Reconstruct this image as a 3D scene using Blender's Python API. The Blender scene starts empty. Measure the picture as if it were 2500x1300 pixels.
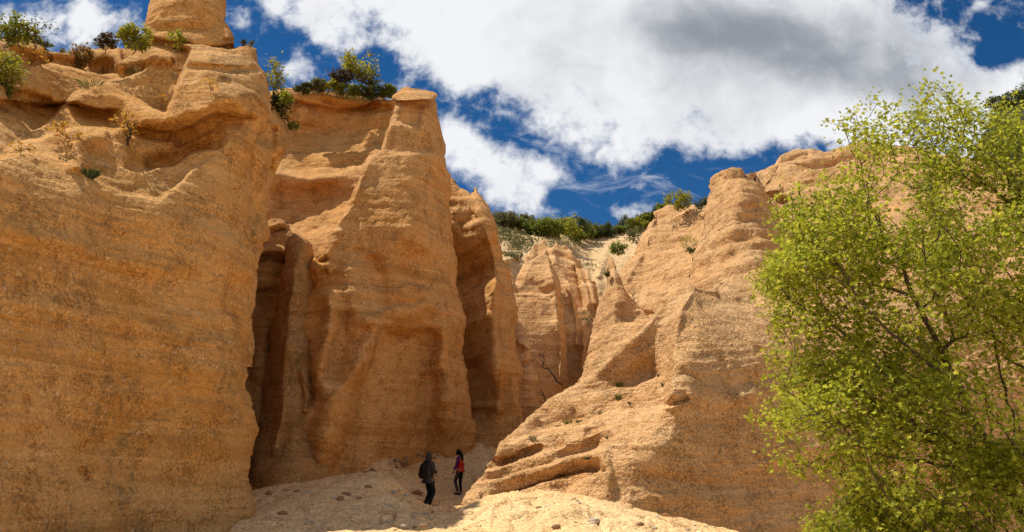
import bpy, math, random
import numpy as np
from mathutils import Vector
random.seed(7); rng = np.random.default_rng(7)
S = bpy.context.scene
COL = S.collection
R = math.radians

# ------------------------------------------------------------------ camera
F = 1925.0; PITCH = R(15.0); EYE = 1.6          # focal length in pixels of a 2500 px wide frame
cam_d = bpy.data.cameras.new('camera'); cam = bpy.data.objects.new('camera', cam_d); COL.objects.link(cam)
cam.location = (0, 0, EYE); cam.rotation_euler = (R(90) + PITCH, 0, 0)
cam_d.sensor_width = 36; cam_d.lens = 36 * F / 2500; cam_d.clip_start = .1; cam_d.clip_end = 4000
S.camera = cam
CP, SP = math.cos(PITCH), math.sin(PITCH)
def ray(px, py):
    xc = (np.asarray(px, float) - 1250) / F; yc = (650 - np.asarray(py, float)) / F
    return xc, CP - yc * SP, SP + yc * CP
def at(px, py, Y):
    x, y, z = ray(px, py)
    return np.stack([x / y * Y, np.ones_like(x) * Y, EYE + z / y * Y], -1)
def at1(px, py, Y): return Vector(at(px, py, Y).tolist())

# ------------------------------------------------------------------ sun, exposure
SUN_EL, SUN_AZ = 62.0, 20.0                      # az: degrees the sun stands beyond the left (-x) direction
ce = math.cos(R(SUN_EL))
TO_SUN = Vector((-ce * math.cos(R(SUN_AZ)), ce * math.sin(R(SUN_AZ)), math.sin(R(SUN_EL))))
sd = bpy.data.lights.new('sun', 'SUN'); so = bpy.data.objects.new('sun', sd); COL.objects.link(so)
sd.energy = 4.2; sd.angle = R(.5); sd.color = (1, .93, .82)
so.rotation_euler = TO_SUN.to_track_quat('Z', 'Y').to_euler(); so.location = (-40, 10, 80)
S.view_settings.view_transform = 'Standard'; S.view_settings.look = 'None'
S.view_settings.exposure = 0.40; S.view_settings.gamma = 1
S.render.engine = 'CYCLES'
S.cycles.diffuse_bounces = 6; S.cycles.max_bounces = 12; S.cycles.transparent_max_bounces = 8

# ------------------------------------------------------------------ node helpers
class NT:
    def __init__(s, tree): s.t = tree; s.n = tree.nodes; s.l = tree.links
    def new(s, typ, **kw):
        n = s.n.new(typ)
        for k, v in kw.items(): setattr(n, k, v)
        return n
    def put(s, sock, v):
        if v is None: return
        if isinstance(v, bpy.types.NodeSocket): s.l.new(v, sock)
        else: sock.default_value = v
    def math(s, op, a, b=None, c=None, clamp=False):
        n = s.new('ShaderNodeMath', operation=op); n.use_clamp = clamp
        for i, v in enumerate((a, b, c)): s.put(n.inputs[i], v)
        return n.outputs[0]
    def vmath(s, op, a, b=None):
        n = s.new('ShaderNodeVectorMath', operation=op)
        s.put(n.inputs[0], a); s.put(n.inputs[1], b)
        return n.outputs['Value' if op in ('LENGTH', 'DOT_PRODUCT') else 'Vector']
    def noise(s, vec, scale, detail=4, rough=.55, dist=0, out='Fac'):
        n = s.new('ShaderNodeTexNoise'); s.put(n.inputs['Vector'], vec)
        n.inputs['Scale'].default_value = scale; n.inputs['Detail'].default_value = detail
        n.inputs['Roughness'].default_value = rough; n.inputs['Distortion'].default_value = dist
        return n.outputs[out]
    def vor(s, vec, scale, feature='F1', out='Distance'):
        n = s.new('ShaderNodeTexVoronoi', feature=feature); s.put(n.inputs['Vector'], vec)
        n.inputs['Scale'].default_value = scale
        return n.outputs[out]
    def ramp(s, fac, lo, hi, a=0., b=1., smooth=True):
        n = s.new('ShaderNodeMapRange'); n.interpolation_type = 'SMOOTHSTEP' if smooth else 'LINEAR'
        s.put(n.inputs[0], fac)
        for i, v in enumerate((lo, hi, a, b)): n.inputs[i + 1].default_value = v
        return n.outputs[0]
    def mix(s, fac, a, b, mode='MIX'):
        n = s.new('ShaderNodeMix', data_type='RGBA', blend_type=mode)
        s.put(n.inputs[0], fac)
        for i, v in ((6, a), (7, b)):
            if isinstance(v, tuple) and len(v) == 3: v = v + (1,)
            s.put(n.inputs[i], v)
        return n.outputs[2]
    def mapping(s, vec, loc=(0, 0, 0), rot=(0, 0, 0), sc=(1, 1, 1), typ='POINT'):
        n = s.new('ShaderNodeMapping', vector_type=typ); s.put(n.inputs['Vector'], vec)
        n.inputs['Location'].default_value = loc; n.inputs['Rotation'].default_value = rot
        n.inputs['Scale'].default_value = sc
        return n.outputs[0]

# ------------------------------------------------------------------ sky with clouds
W = bpy.data.worlds.new('World'); S.world = W; W.use_nodes = True
N = NT(W.node_tree); N.n.clear()
sky = N.new('ShaderNodeTexSky', sky_type='NISHITA'); sky.sun_disc = False
sky.sun_elevation = R(SUN_EL); sky.sun_rotation = R(-90 + SUN_AZ); sky.altitude = 1500; sky.ozone_density = 3.0
sky.dust_density = .3; sky.air_density = .8
tc = N.new('ShaderNodeTexCoord').outputs['Generated']
sx = N.new('ShaderNodeSeparateXYZ'); N.put(sx.inputs[0], tc)
yy = N.math('MAXIMUM', sx.outputs[1], .12)
cb = N.new('ShaderNodeCombineXYZ')
N.put(cb.inputs[0], N.math('DIVIDE', sx.outputs[0], yy)); N.put(cb.inputs[1], N.math('DIVIDE', sx.outputs[2], yy))
sp = cb.outputs[0]                                   # where a sky direction meets the plane y = 1
def sp_of(px, py):
    x, y, z = ray(px, py); return float(x / y), float(z / y)
def field(blobs, vec):
    tot = None
    for (px, py, rx, ry, rot, amp) in blobs:
        a, b = sp_of(px, py); a1, _ = sp_of(px + rx, py); _, b1 = sp_of(px, py - ry)
        v = N.mapping(vec, (a, b, 0), (0, 0, -R(rot)), (abs(a1 - a), abs(b1 - b), 1), 'TEXTURE')
        d = N.vmath('DOT_PRODUCT', v, v)
        g = N.math('MULTIPLY', N.math('EXPONENT', N.math('MULTIPLY', d, -1.0)), amp)
        tot = g if tot is None else N.math('ADD', tot, g)
    return tot
warp = N.vmath('SUBTRACT', N.noise(sp, 3.0, 3, .6, out='Color'), (.5, .5, .5))
ws = N.new('ShaderNodeVectorMath', operation='SCALE'); N.put(ws.inputs[0], warp); ws.inputs['Scale'].default_value = .16
spw = N.vmath('ADD', sp, ws.outputs[0])
BL = [(900, -60, 200, 110, 0, .9), (1200, 40, 330, 130, 8, 1.2), (1080, 120, 170, 60, 15, .55), (1600, 100, 400, 170, 5, 1.4), (1400, 170, 200, 70, 25, .6),
      (2050, 120, 380, 220, -5, 1.3), (1560, 300, 150, 110, 30, .8), (1500, 395, 70, 50, 20, .55), (1900, 300, 240, 90, -6, .8), (2120, 330, 130, 60, 0, .6), (2330, 200, 240, 60, -8, .8),
      (1150, 390, 90, 75, 30, .85), (1240, 470, 120, 65, 25, .8), (1340, 430, 60, 30, 20, .5), (1100, 340, 60, 60, 20, .5),
      (265, 55, 120, 80, 10, .75), (60, 30, 90, 34, 35, .6), (170, 30, 60, 30, 20, .35), (590, 40, 36, 45, 0, .7), (715, 180, 55, 38, 35, .72), (700, 150, 26, 60, 30, .3), (470, 60, 100, 60, 0, .6),
      (1555, 530, 52, 26, 0, .62), (1620, 430, 80, 26, -25, .42), (760, 40, 110, 34, 20, .52), (830, 95, 60, 22, 30, .45), (2480, 250, 120, 60, 0, .9),
      (2440, 90, 90, 60, 20, -1.0), (900, 140, 90, 45, 30, -.25), (1290, 320, 110, 36, 20, -.55), (1760, 400, 170, 40, -8, -.55), (1430, 500, 110, 60, 0, -.4)]
fl = field(BL, spw)
n1 = N.noise(sp, 3.6, 12, .6, .35); n2 = N.noise(N.vmath('ADD', sp, (3.1, 7.7, 0)), 11, 9, .62, .2)
n3 = N.noise(N.vmath('ADD', sp, (9.1, 1.7, 0)), 34, 6, .62, .3)
nn = N.math('ADD', N.math('MULTIPLY', N.math('SUBTRACT', n3, .5), 1.8), N.math('ADD', N.math('MULTIPLY', N.math('SUBTRACT', n1, .5), 3.4), N.math('MULTIPLY', N.math('SUBTRACT', n2, .5), 2.6)))
dens = N.math('ADD', fl, nn)
WB = [(1620, 440, 130, 70, -20, 1.), (790, 70, 150, 60, 30, 1.), (1290, 340, 110, 70, 35, .9), (1120, 310, 50, 60, 0, .8), (480, 60, 160, 90, 0, .7), (160, 60, 160, 80, 0, .8), (1400, 440, 90, 50, 20, .6), (2300, 330, 160, 60, 0, .5), (1540, 500, 90, 40, 0, .7), (950, 240, 80, 60, 30, .5)]
wis = N.ramp(N.noise(N.mapping(spw, rot=(0, 0, R(-35)), sc=(1, 2.2, 1)), 9, 10, .68, .6), .50, .80)
wisps = N.math('MULTIPLY', wis, N.math('MINIMUM', field(WB, sp), 1.0))
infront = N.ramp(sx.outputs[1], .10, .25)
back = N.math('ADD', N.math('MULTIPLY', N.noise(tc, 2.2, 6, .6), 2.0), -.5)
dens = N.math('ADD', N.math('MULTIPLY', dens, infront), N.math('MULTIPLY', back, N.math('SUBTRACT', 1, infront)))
mask = N.math('MULTIPLY', N.math('MAXIMUM', N.ramp(dens, .06, 1.15), N.math('MULTIPLY', wisps, N.math('MULTIPLY', infront, .8))), N.ramp(sx.outputs[2], -.02, .03))
GR = [(1960, 80, 440, 130, 0, 1.15), (1560, 60, 200, 60, 10, .35), (2250, 200, 260, 60, -10, .5), (2000, 190, 240, 80, -10, .35), (1250, 210, 70, 40, 0, .3), (1460, 260, 120, 60, 25, .3)]
gr = field(GR, spw)
grn = N.math('ADD', N.math('MULTIPLY', gr, 1.0), N.math('MULTIPLY', N.math('SUBTRACT', N.noise(spw, 5.0, 10, .6), .5), 2.6))
grey = N.math('MULTIPLY', N.ramp(grn, -.10, 1.45), N.ramp(dens, .55, 1.1))
ccol = N.mix(grey, (.68, .69, .71), (.22, .24, .28))
ccol = N.mix(infront, (.72, .70, .68), ccol)        # unseen clouds added behind the viewer, kept bright to fill the shaded rock
hs = N.new('ShaderNodeHueSaturation'); hs.inputs['Saturation'].default_value = 1.32; hs.inputs['Value'].default_value = .86
N.put(hs.inputs['Color'], sky.outputs[0])
bg1 = N.new('ShaderNodeBackground'); N.put(bg1.inputs[0], hs.outputs[0]); bg1.inputs[1].default_value = .075
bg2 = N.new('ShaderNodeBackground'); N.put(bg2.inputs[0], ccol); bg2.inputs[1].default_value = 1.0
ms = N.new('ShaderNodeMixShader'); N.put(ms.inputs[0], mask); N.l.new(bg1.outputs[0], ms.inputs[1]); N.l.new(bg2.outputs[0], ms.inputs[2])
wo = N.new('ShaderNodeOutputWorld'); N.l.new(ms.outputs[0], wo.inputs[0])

# ------------------------------------------------------------------ numpy noise
def _h(ix, iy, iz, seed):
    h = (ix * 374761393 + iy * 668265263 + iz * 2147483647 + seed * 1274126177) & 0xffffffff
    h = ((h ^ (h >> 13)) * 1274126177) & 0xffffffff
    h = ((h ^ (h >> 16)) * 2246822519) & 0xffffffff
    return ((h ^ (h >> 15)) & 0xffffff) / 8388607.5 - 1.0
def vnoise(p, seed=0):
    p = np.asarray(p, float); i = np.floor(p).astype(np.int64); f = p - i
    f = f * f * f * (f * (f * 6 - 15) + 10)
    x, y, z = i[:, 0], i[:, 1], i[:, 2]; r = 0
    for dx in (0, 1):
        wx = f[:, 0] if dx else 1 - f[:, 0]
        for dy in (0, 1):
            wy = f[:, 1] if dy else 1 - f[:, 1]
            for dz in (0, 1):
                wz = f[:, 2] if dz else 1 - f[:, 2]
                r = r + wx * wy * wz * _h(x + dx, y + dy, z + dz, seed)
    return r
ROT = np.array([[.36, .48, -.8], [-.8, .6, 0], [.48, .64, .6]])
def fbm(p, octv=4, seed=0, gain=.5):
    p = np.asarray(p, float); a = 1; s = 0; t = 0
    for o in range(octv):
        s = s + a * vnoise(p, seed + o * 17); t += a; a *= gain; p = p @ ROT.T * 2.03 + 3.7
    return s / t
def sstep(x, a=0., b=1.):
    t = np.clip((x - a) / (b - a), 0, 1); return t * t * (3 - 2 * t)

# ------------------------------------------------------------------ object helpers
def link(o, parent=None):
    COL.objects.link(o)
    if parent is not None: o.parent = parent
    return o
def tag(o, label=None, cat=None, group=None, kind=None):
    if label: o['label'] = label
    if cat: o['category'] = cat
    if group: o['group'] = group
    if kind: o['kind'] = kind
    return o
def mesh_np(name, verts, faces, mats, parent=None, smooth=True, midx=None, origin=None):
    """faces: int array (n,k) or list of such arrays"""
    if not isinstance(faces, (list, tuple)): faces = [faces]
    faces = [np.asarray(f, np.int32) for f in faces if len(f)]
    verts = np.asarray(verts, float)
    if origin is not None: verts = verts - np.asarray(origin)
    me = bpy.data.meshes.new(name)
    me.vertices.add(len(verts)); me.vertices.foreach_set('co', verts.astype(np.float32).ravel())
    loops = np.concatenate([f.ravel() for f in faces]); cnt = np.concatenate([np.full(len(f), f.shape[1], np.int32) for f in faces])
    st = np.concatenate([[0], np.cumsum(cnt)[:-1]]).astype(np.int32)
    me.loops.add(len(loops)); me.loops.foreach_set('vertex_index', loops)
    me.polygons.add(len(cnt)); me.polygons.foreach_set('loop_start', st)
    try: me.polygons.foreach_set('loop_total', cnt)
    except Exception: pass
    me.polygons.foreach_set('use_smooth', np.full(len(cnt), smooth, bool))
    for m in (mats if isinstance(mats, (list, tuple)) else [mats]): me.materials.append(m)
    if midx is not None: me.polygons.foreach_set('material_index', np.asarray(midx, np.int32))
    me.update(calc_edges=True); me.validate(verbose=False)
    o = bpy.data.objects.new(name, me)
    if origin is not None: o.location = [float(v) for v in origin]
    return link(o, parent)
def new_mat(name):
    m = bpy.data.materials.new(name); m.use_nodes = True
    n = NT(m.node_tree); b = n.n['Principled BSDF']
    b.inputs['Specular IOR Level'].default_value = .12; b.inputs['Roughness'].default_value = .95
    return m, n, b
def plain(name, col, rough=.85, var=.25, scale=30):
    m, n, b = new_mat(name)
    p = n.new('ShaderNodeNewGeometry').outputs['Position']
    c2 = tuple(c * (1 - var) for c in col)
    n.put(b.inputs['Base Color'], n.mix(n.noise(p, scale, 4), col, c2)); b.inputs['Roughness'].default_value = rough
    return m
# ------------------------------------------------------------------ rock materials
def rock_mat(name, warm, pale, dark, dip=(0, 0), lichen=.5, grain=1.0, bands=1.0, pebble=1.0, rough=.115):
    m, n, b = new_mat(name)
    P = n.new('ShaderNodeNewGeometry').outputs['Position']
    big = n.noise(P, .35, 5, .6); med = n.noise(P, 1.7, 6, .65); fine = n.noise(P, 13, 6, .7)
    # bedding: noise stretched along the strata
    Q = n.mapping(P, rot=(R(dip[1]), R(dip[0]), 0), sc=(.22, .22, 2.6))
    bed = n.noise(Q, 1.0, 6, .6, .6)
    c = n.mix(n.ramp(big, .35, .65), warm, pale)
    c = n.mix(n.math('MULTIPLY', n.ramp(bed, .44, .66), .55 * bands), c, pale)
    c = n.mix(n.math('MULTIPLY', n.ramp(bed, .48, .30), .5 * bands), c, dark)
    c = n.mix(n.math('MULTIPLY', n.ramp(med, .50, .68), .62), c, dark)
    # grey green lichen stains, running down the face
    V = n.mapping(P, sc=(1, 1, .38))
    li = n.math('MULTIPLY', n.ramp(n.noise(V, .9, 8, .72, .5), .49, .66), n.ramp(n.noise(P, 5, 5, .7), .36, .62))
    c = n.mix(n.math('MULTIPLY', li, lichen), c, (.165, .125, .06))
    # rusty blotches
    ru = n.ramp(n.noise(n.mapping(P, loc=(5, 2, 9)), 1.1, 6, .65, .4), .56, .74)
    c = n.mix(n.math('MULTIPLY', ru, .5), c, (.40, .17, .05))
    # thin pale and rusty beds, streaks washed down from the ledges, embedded pebbles
    b2 = n.noise(n.mapping(P, loc=(3, 1, 8), rot=(R(dip[1]), R(dip[0]), 0), sc=(.10, .10, 1.5)), 1.0, 3, .5, .9)
    c = n.mix(n.math('MULTIPLY', n.ramp(n.math('ABSOLUTE', n.math('SUBTRACT', b2, .5)), .022, .006), .20 * bands), c, dark)
    c = n.mix(n.math('MULTIPLY', n.ramp(n.math('ABSOLUTE', n.math('SUBTRACT', b2, .585)), .03, .012), .30 * bands), c, tuple(min(1, x * 1.12 + .03) for x in pale))
    st = n.math('MULTIPLY', n.ramp(n.noise(n.mapping(P, sc=(1.6, 1.6, .10)), 1.3, 5, .65, .3), .54, .70), n.ramp(big, .42, .60))
    c = n.mix(n.math('MULTIPLY', st, .40), c, dark)
    pv = n.new('ShaderNodeTexVoronoi', feature='F1'); n.put(pv.inputs['Vector'], P); pv.inputs['Scale'].default_value = 7.5
    px_ = n.new('ShaderNodeSeparateXYZ'); n.put(px_.inputs[0], pv.outputs['Color'])
    pk = n.math('MULTIPLY', n.ramp(pv.outputs['Distance'], .30, .20), n.ramp(px_.outputs[0], .72, .74))
    c = n.mix(n.math('MULTIPLY', pk, .55), c, n.mix(n.ramp(px_.outputs[1], .45, .55), (.24, .13, .055), (.66, .50, .33)))
    # grains and small pebbles of the conglomerate
    vc = n.vor(P, 26, out='Color'); sxx = n.new('ShaderNodeSeparateXYZ'); n.put(sxx.inputs[0], vc)
    g = n.math('ADD', n.math('MULTIPLY', sxx.outputs[0], .5), n.math('MULTIPLY', fine, .5))
    gm = n.ramp(med, .40, .62, .5, 1.25)
    v = n.math('ADD', 1.0, n.math('MULTIPLY', n.math('MULTIPLY', n.math('SUBTRACT', g, .5), gm), 1.15 * grain))
    hv = n.new('ShaderNodeHueSaturation'); n.put(hv.inputs['Value'], v); n.put(hv.inputs['Color'], c)
    n.put(b.inputs['Base Color'], hv.outputs[0])
    # relief finer than the mesh
    v1 = n.vor(P, 9 , 'SMOOTH_F1'); v2 = n.vor(P, 24)
    h = n.math('ADD', n.math('MULTIPLY', n.noise(P, 5.0, 9, .66), .42), n.math('MULTIPLY', n.noise(Q, 2.6, 6, .65, .4), .75))
    pm = n.math('MULTIPLY', gm, -pebble)
    h = n.math('ADD', h, n.math('MULTIPLY', n.math('MULTIPLY', v1, .26), pm))
    h = n.math('ADD', h, n.math('MULTIPLY', n.math('MULTIPLY', v2, .20), pm))
    bu = n.new('ShaderNodeBump'); bu.inputs['Strength'].default_value = .85; bu.inputs['Distance'].default_value = rough
    n.put(bu.inputs['Height'], h); n.put(b.inputs['Normal'], bu.outputs[0])
    return m
WARM, PALE, DARK = (.565, .283, .074), (.615, .352, .132), (.35, .162, .042)
M_LEFT = rock_mat('sandstone_ochre', WARM, PALE, DARK, dip=(-6, 0), lichen=.75)
M_MID = rock_mat('sandstone_orange', (.575, .281, .079), (.625, .352, .138), DARK, dip=(-4, 0), lichen=.55)
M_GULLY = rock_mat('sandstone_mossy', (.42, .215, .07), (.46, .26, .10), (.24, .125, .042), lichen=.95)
M_RIGHT = rock_mat('sandstone_pale', (.64, .357, .145), (.69, .425, .203), (.49, .246, .086), dip=(12, 0), lichen=.3, grain=1.3, pebble=1.5, rough=.22)
M_FAR = rock_mat('sandstone_pink', (.64, .365, .155), (.68, .435, .215), (.48, .25, .09), dip=(-5, 0), lichen=.25, bands=1.2)

# ------------------------------------------------------------------ sculpting a rock mass
def resample(pts, n):
    p = np.asarray(pts, float); d = np.abs(np.diff(p, axis=0)); s = np.concatenate([[0], np.cumsum(d.max(1) + .4 * d.min(1) + 1e-6)])
    t = np.linspace(0, s[-1], n)
    return np.stack([np.interp(t, s, p[:, 0]), np.interp(t, s, p[:, 1])], -1)
def polydist(q, pts, ext=True):
    """distance, signed side (left of travel > 0), parameter 0..1 along"""
    p = np.asarray(pts, float); best = np.full(len(q), 1e18); side = np.zeros(len(q)); par = np.zeros(len(q))
    seg = np.diff(p, axis=0); ln = np.hypot(seg[:, 0], seg[:, 1]); cum = np.concatenate([[0], np.cumsum(ln)])
    over = np.zeros(len(q))
    for i in range(len(seg)):
        r = q - p[i]; t = (r @ seg[i]) / (ln[i] ** 2 + 1e-9); tc_ = np.clip(t, 0, 1)
        d = r - tc_[:, None] * seg[i]; dd = (d ** 2).sum(1)
        m = dd < best
        best[m] = dd[m]; side[m] = (-(seg[i, 0] * r[:, 1] - seg[i, 1] * r[:, 0]))[m] ; par[m] = (cum[i] + tc_[m] * ln[i]) / cum[-1]
    return np.sqrt(best), np.sign(side), par
class TPS:
    def __init__(s, pts):
        p = np.array([(a / 1000, b / 1000) for a, b, _ in pts]); v = np.array([c for *_, c in pts], float); n = len(p)
        K = s.k(np.hypot(*(p[:, None] - p[None]).transpose(2, 0, 1))) + 1e-4 * np.eye(n)
        A = np.zeros((n + 3, n + 3)); A[:n, :n] = K; A[:n, n] = 1; A[:n, n + 1:] = p; A[n, :n] = 1; A[n + 1:, :n] = p.T
        s.w = np.linalg.solve(A, np.concatenate([v, [0, 0, 0]])); s.p = p
    @staticmethod
    def k(r): return np.where(r > 0, r * r * np.log(np.maximum(r, 1e-9)), 0)
    def __call__(s, x, y):
        q = np.stack([np.ravel(x) / 1000, np.ravel(y) / 1000], -1); o = s.w[-3] + q @ s.w[-2:]
        for i in range(len(s.p)): o += s.w[i] * s.k(np.hypot(q[:, 0] - s.p[i, 0], q[:, 1] - s.p[i, 1]))
        return o.reshape(np.shape(x))
SURF = {}
def rock(name, mat, left, right, top, depth, feats=(), thick=6., rl=1.5, rr=1.5, rt=1.0, step=3.2, amp=1.0, lump=1.0, bed=1.0, flute=.6,
         dip=(0., 0.), seed=1, edge=5., lo=None, bottom=None, rbed=1.0):
    """left/right: outlines from the foot up; top: from left to right; depth: (px,py,metres) over the visible face"""
    H = max(abs(left[0][1] - left[-1][1]), abs(right[0][1] - right[-1][1])); Wd = max(abs(top[-1][0] - top[0][0]), abs(right[0][0] - left[0][0]))
    n = max(6, int(Wd / step)); m = max(8, int(H / step))
    L = resample(left, m); Rr = resample(right, m); T = resample(top, n); B = resample(bottom or [left[0], right[0]], n)
    u = np.linspace(0, 1, n)[None, :, None]; v = np.linspace(0, 1, m)[:, None, None]
    P = (1 - v) * B[None] + v * T[None] + (1 - u) * L[:, None] + u * Rr[:, None] \
        - ((1 - u) * (1 - v) * B[0] + u * (1 - v) * B[-1] + (1 - u) * v * T[0] + u * v * T[-1])
    px, py = P[..., 0], P[..., 1]
    # ragged outline
    k = edge * sstep(np.minimum(np.minimum(u[..., 0], 1 - u[..., 0]) * Wd, (1 - v[..., 0]) * H), 60, 0)
    q = np.stack([px.ravel() * .02, py.ravel() * .02, np.full(px.size, seed * 3.1)], -1)
    px = px + k * fbm(q, 4, seed).reshape(px.shape) * 1.6; py = py + k * fbm(q + 40, 4, seed).reshape(px.shape) * 1.3
    tps = TPS(depth); D = tps(px, py)
    q2 = np.stack([px.ravel(), py.ravel()], -1); F_ = np.zeros(px.size)
    qn = q2 + 7 * np.stack([fbm(np.c_[q2 * .012, q2[:, :1] * 0 + seed], 3, 5), fbm(np.c_[q2 * .012, q2[:, :1] * 0 + seed + 9], 3, 6)], -1)
    for f in feats:
        kind = f[0]
        if kind == 'ledge':                 # the left-hand side of travel steps back
            _, pts, w, a, Lg = f; d, s, t = polydist(qn, pts)
            fade = sstep(t, 0, .12) * sstep(t, 1, .88) if len(f) < 6 else 1
            sd_ = d * s
            F_ += a * np.where(sd_ > -w, sstep(sd_, -w * .35, w), 0) * np.exp(-(np.maximum(sd_, 0) / Lg) ** 2) * fade
        elif kind == 'ridge':               # a > 0 pushes back (groove), a < 0 stands out
            _, pts, w, a = f; d, s, t = polydist(qn, pts); F_ += a * np.exp(-(d / w) ** 2) * (sstep(t, -.02, .10) * sstep(t, 1.02, .90))
        elif kind == 'crest':               # sharp edged rib
            _, pts, w, a = f; d, s, t = polydist(qn, pts); F_ += a * np.exp(-d / w) * (sstep(t, -.02, .12) * sstep(t, 1.02, .88))
        elif kind == 'dent':
            _, cx, cy, rx, ry, a = f; r2 = ((qn[:, 0] - cx) / rx) ** 2 + ((qn[:, 1] - cy) / ry) ** 2; F_ += a * np.exp(-r2 ** 1.5)
        elif kind == 'cave':                # recess inside a closed outline with a crisp rim
            _, pts, w, a = f; p = np.asarray(pts + [pts[0]], float); d, s, t = polydist(qn, p)
            ins = np.zeros(len(qn), bool)
            for i in range(len(p) - 1):
                x0, y0 = p[i]; x1, y1 = p[i + 1]
                c_ = ((y0 > qn[:, 1]) != (y1 > qn[:, 1])); ins ^= c_ & (qn[:, 0] < (x1 - x0) * (qn[:, 1] - y0) / (y1 - y0 + 1e-9) + x0)
            F_ += a * sstep(np.where(ins, d, -d), -w * .25, w)
    D = D + F_.reshape(px.shape)
    # rounding towards the outline
    mpp = D / F
    el = u[..., 0] * np.abs(Rr[:, 0] - L[:, 0])[:, None] * mpp; er = (1 - u[..., 0]) * np.abs(Rr[:, 0] - L[:, 0])[:, None] * mpp
    et = (1 - v[..., 0]) * np.abs(B[:, 1] - T[:, 1])[None] * mpp
    def rnd(e, r): return r * (1 - np.sqrt(np.maximum(0, 1 - (1 - np.minimum(e / max(r, 1e-6), 1)) ** 2))) if r > 0 else 0 * e
    D = D + rnd(el, rl) + rnd(er, rr) + rnd(et, rt)
    V = at(px, py, D)
    def normals(V):
        du = np.gradient(V, axis=1); dv = np.gradient(V, axis=0); nn_ = np.cross(du, dv)
        return nn_ / (np.linalg.norm(nn_, axis=-1, keepdims=True) + 1e-9)
    Nn = normals(V)
    if Nn[..., 1].mean() > 0: Nn = -Nn
    p = V.reshape(-1, 3); nz = Nn.reshape(-1, 3)
    zz = p[:, 2] + dip[0] * p[:, 0] + dip[1] * p[:, 1] + .5 * fbm(p * .22, 3, seed + 50)
    xx = p[:, 0] * .10; y2 = p[:, 1] * .10
    bd = np.stack([xx, y2, zz * 1.25], -1); b1 = vnoise(bd, seed); b2 = vnoise(bd * [1.5, 1.5, 2.7] + 9, seed + 1); b3 = vnoise(bd * [3, 3, 6.5] + 5, seed + 2); b4 = vnoise(bd * [5, 5, 15] + 2, seed + 3)
    msk = sstep(fbm(p * .35, 3, seed + 70), -.35, .45)
    beds = (.55 * np.tanh(2.4 * b1) + .30 * np.tanh(2.6 * b2) + .20 * np.tanh(2.5 * b3) * rbed + .07 * np.tanh(2.5 * b4)) * (.35 + .65 * msk)
    lm = fbm(p * .30, 4, seed + 11) * .36 * lump + fbm(p * 1.0, 3, seed + 20) * .09 * lump
    fl_ = (1 - np.abs(fbm(p * [.9, .9, .16], 3, seed + 31)) * 2) * .22 * flute
    gr_ = fbm(p * 3.3, 5, seed + 40, .58) * .046 + fbm(p * 13., 2, seed + 45, .7) * .02
    pit = -sstep(vnoise(p * 2.2, seed + 60), .5, .8) * .06
    disp = amp * (beds * .17 * bed + lm + fl_ + gr_ + pit)
    V2 = V + (Nn.reshape(-1, 3) * disp[:, None]).reshape(V.shape)
    SURF[name] = (px, py, V2)
    # the far side, so that the mass is closed and casts a whole shadow
    e = np.minimum(np.minimum(el, er), et); prof = np.sqrt(np.maximum(0, 1 - (1 - np.minimum(e / max(min(thick * .6, 3.2), .1), 1)) ** 2))
    Bk = at(px, py, D + thick * prof); Bk += (np.stack([0 * p[:, 0], fbm(p * .5, 3, seed + 90) * .5, 0 * p[:, 0]], -1)).reshape(V.shape) * prof[..., None]
    rim = np.zeros(px.shape, bool); rim[:, 0] = rim[:, -1] = rim[-1] = True
    Bk = np.where(rim[..., None], V2, Bk)
    idx = np.arange(n * m).reshape(m, n)
    f1 = np.stack([idx[:-1, :-1], idx[:-1, 1:], idx[1:, 1:], idx[1:, :-1]], -1).reshape(-1, 4)
    # coarser back sheet that shares the rim
    ii = np.unique(np.concatenate([np.arange(0, m, 4), [m - 1]])); jj = np.unique(np.concatenate([np.arange(0, n, 4), [n - 1]]))
    sub = Bk[np.ix_(ii, jj)].reshape(-1, 3); off = n * m
    id2 = off + np.arange(len(ii) * len(jj)).reshape(len(ii), len(jj))
    f2 = np.stack([id2[:-1, :-1], id2[1:, :-1], id2[1:, 1:], id2[:-1, 1:]], -1).reshape(-1, 4)
    allv = np.concatenate([V2.reshape(-1, 3), sub])
    o0 = np.array([V2[0].reshape(-1, 3)[:, 0].mean(), V2[0].reshape(-1, 3)[:, 1].mean(), V2[..., 2].min()])
    return mesh_np(name, allv, [f1, f2], mat, origin=o0)
def surf_at(nm, px, py):
    """the point of a finished rock face seen nearest to a picture position (used to seat plants)"""
    X, Y_, V = SURF[nm]; i = np.argmin((X - px) ** 2 + (Y_ - py) ** 2); return V.reshape(-1, 3)[i]
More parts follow.
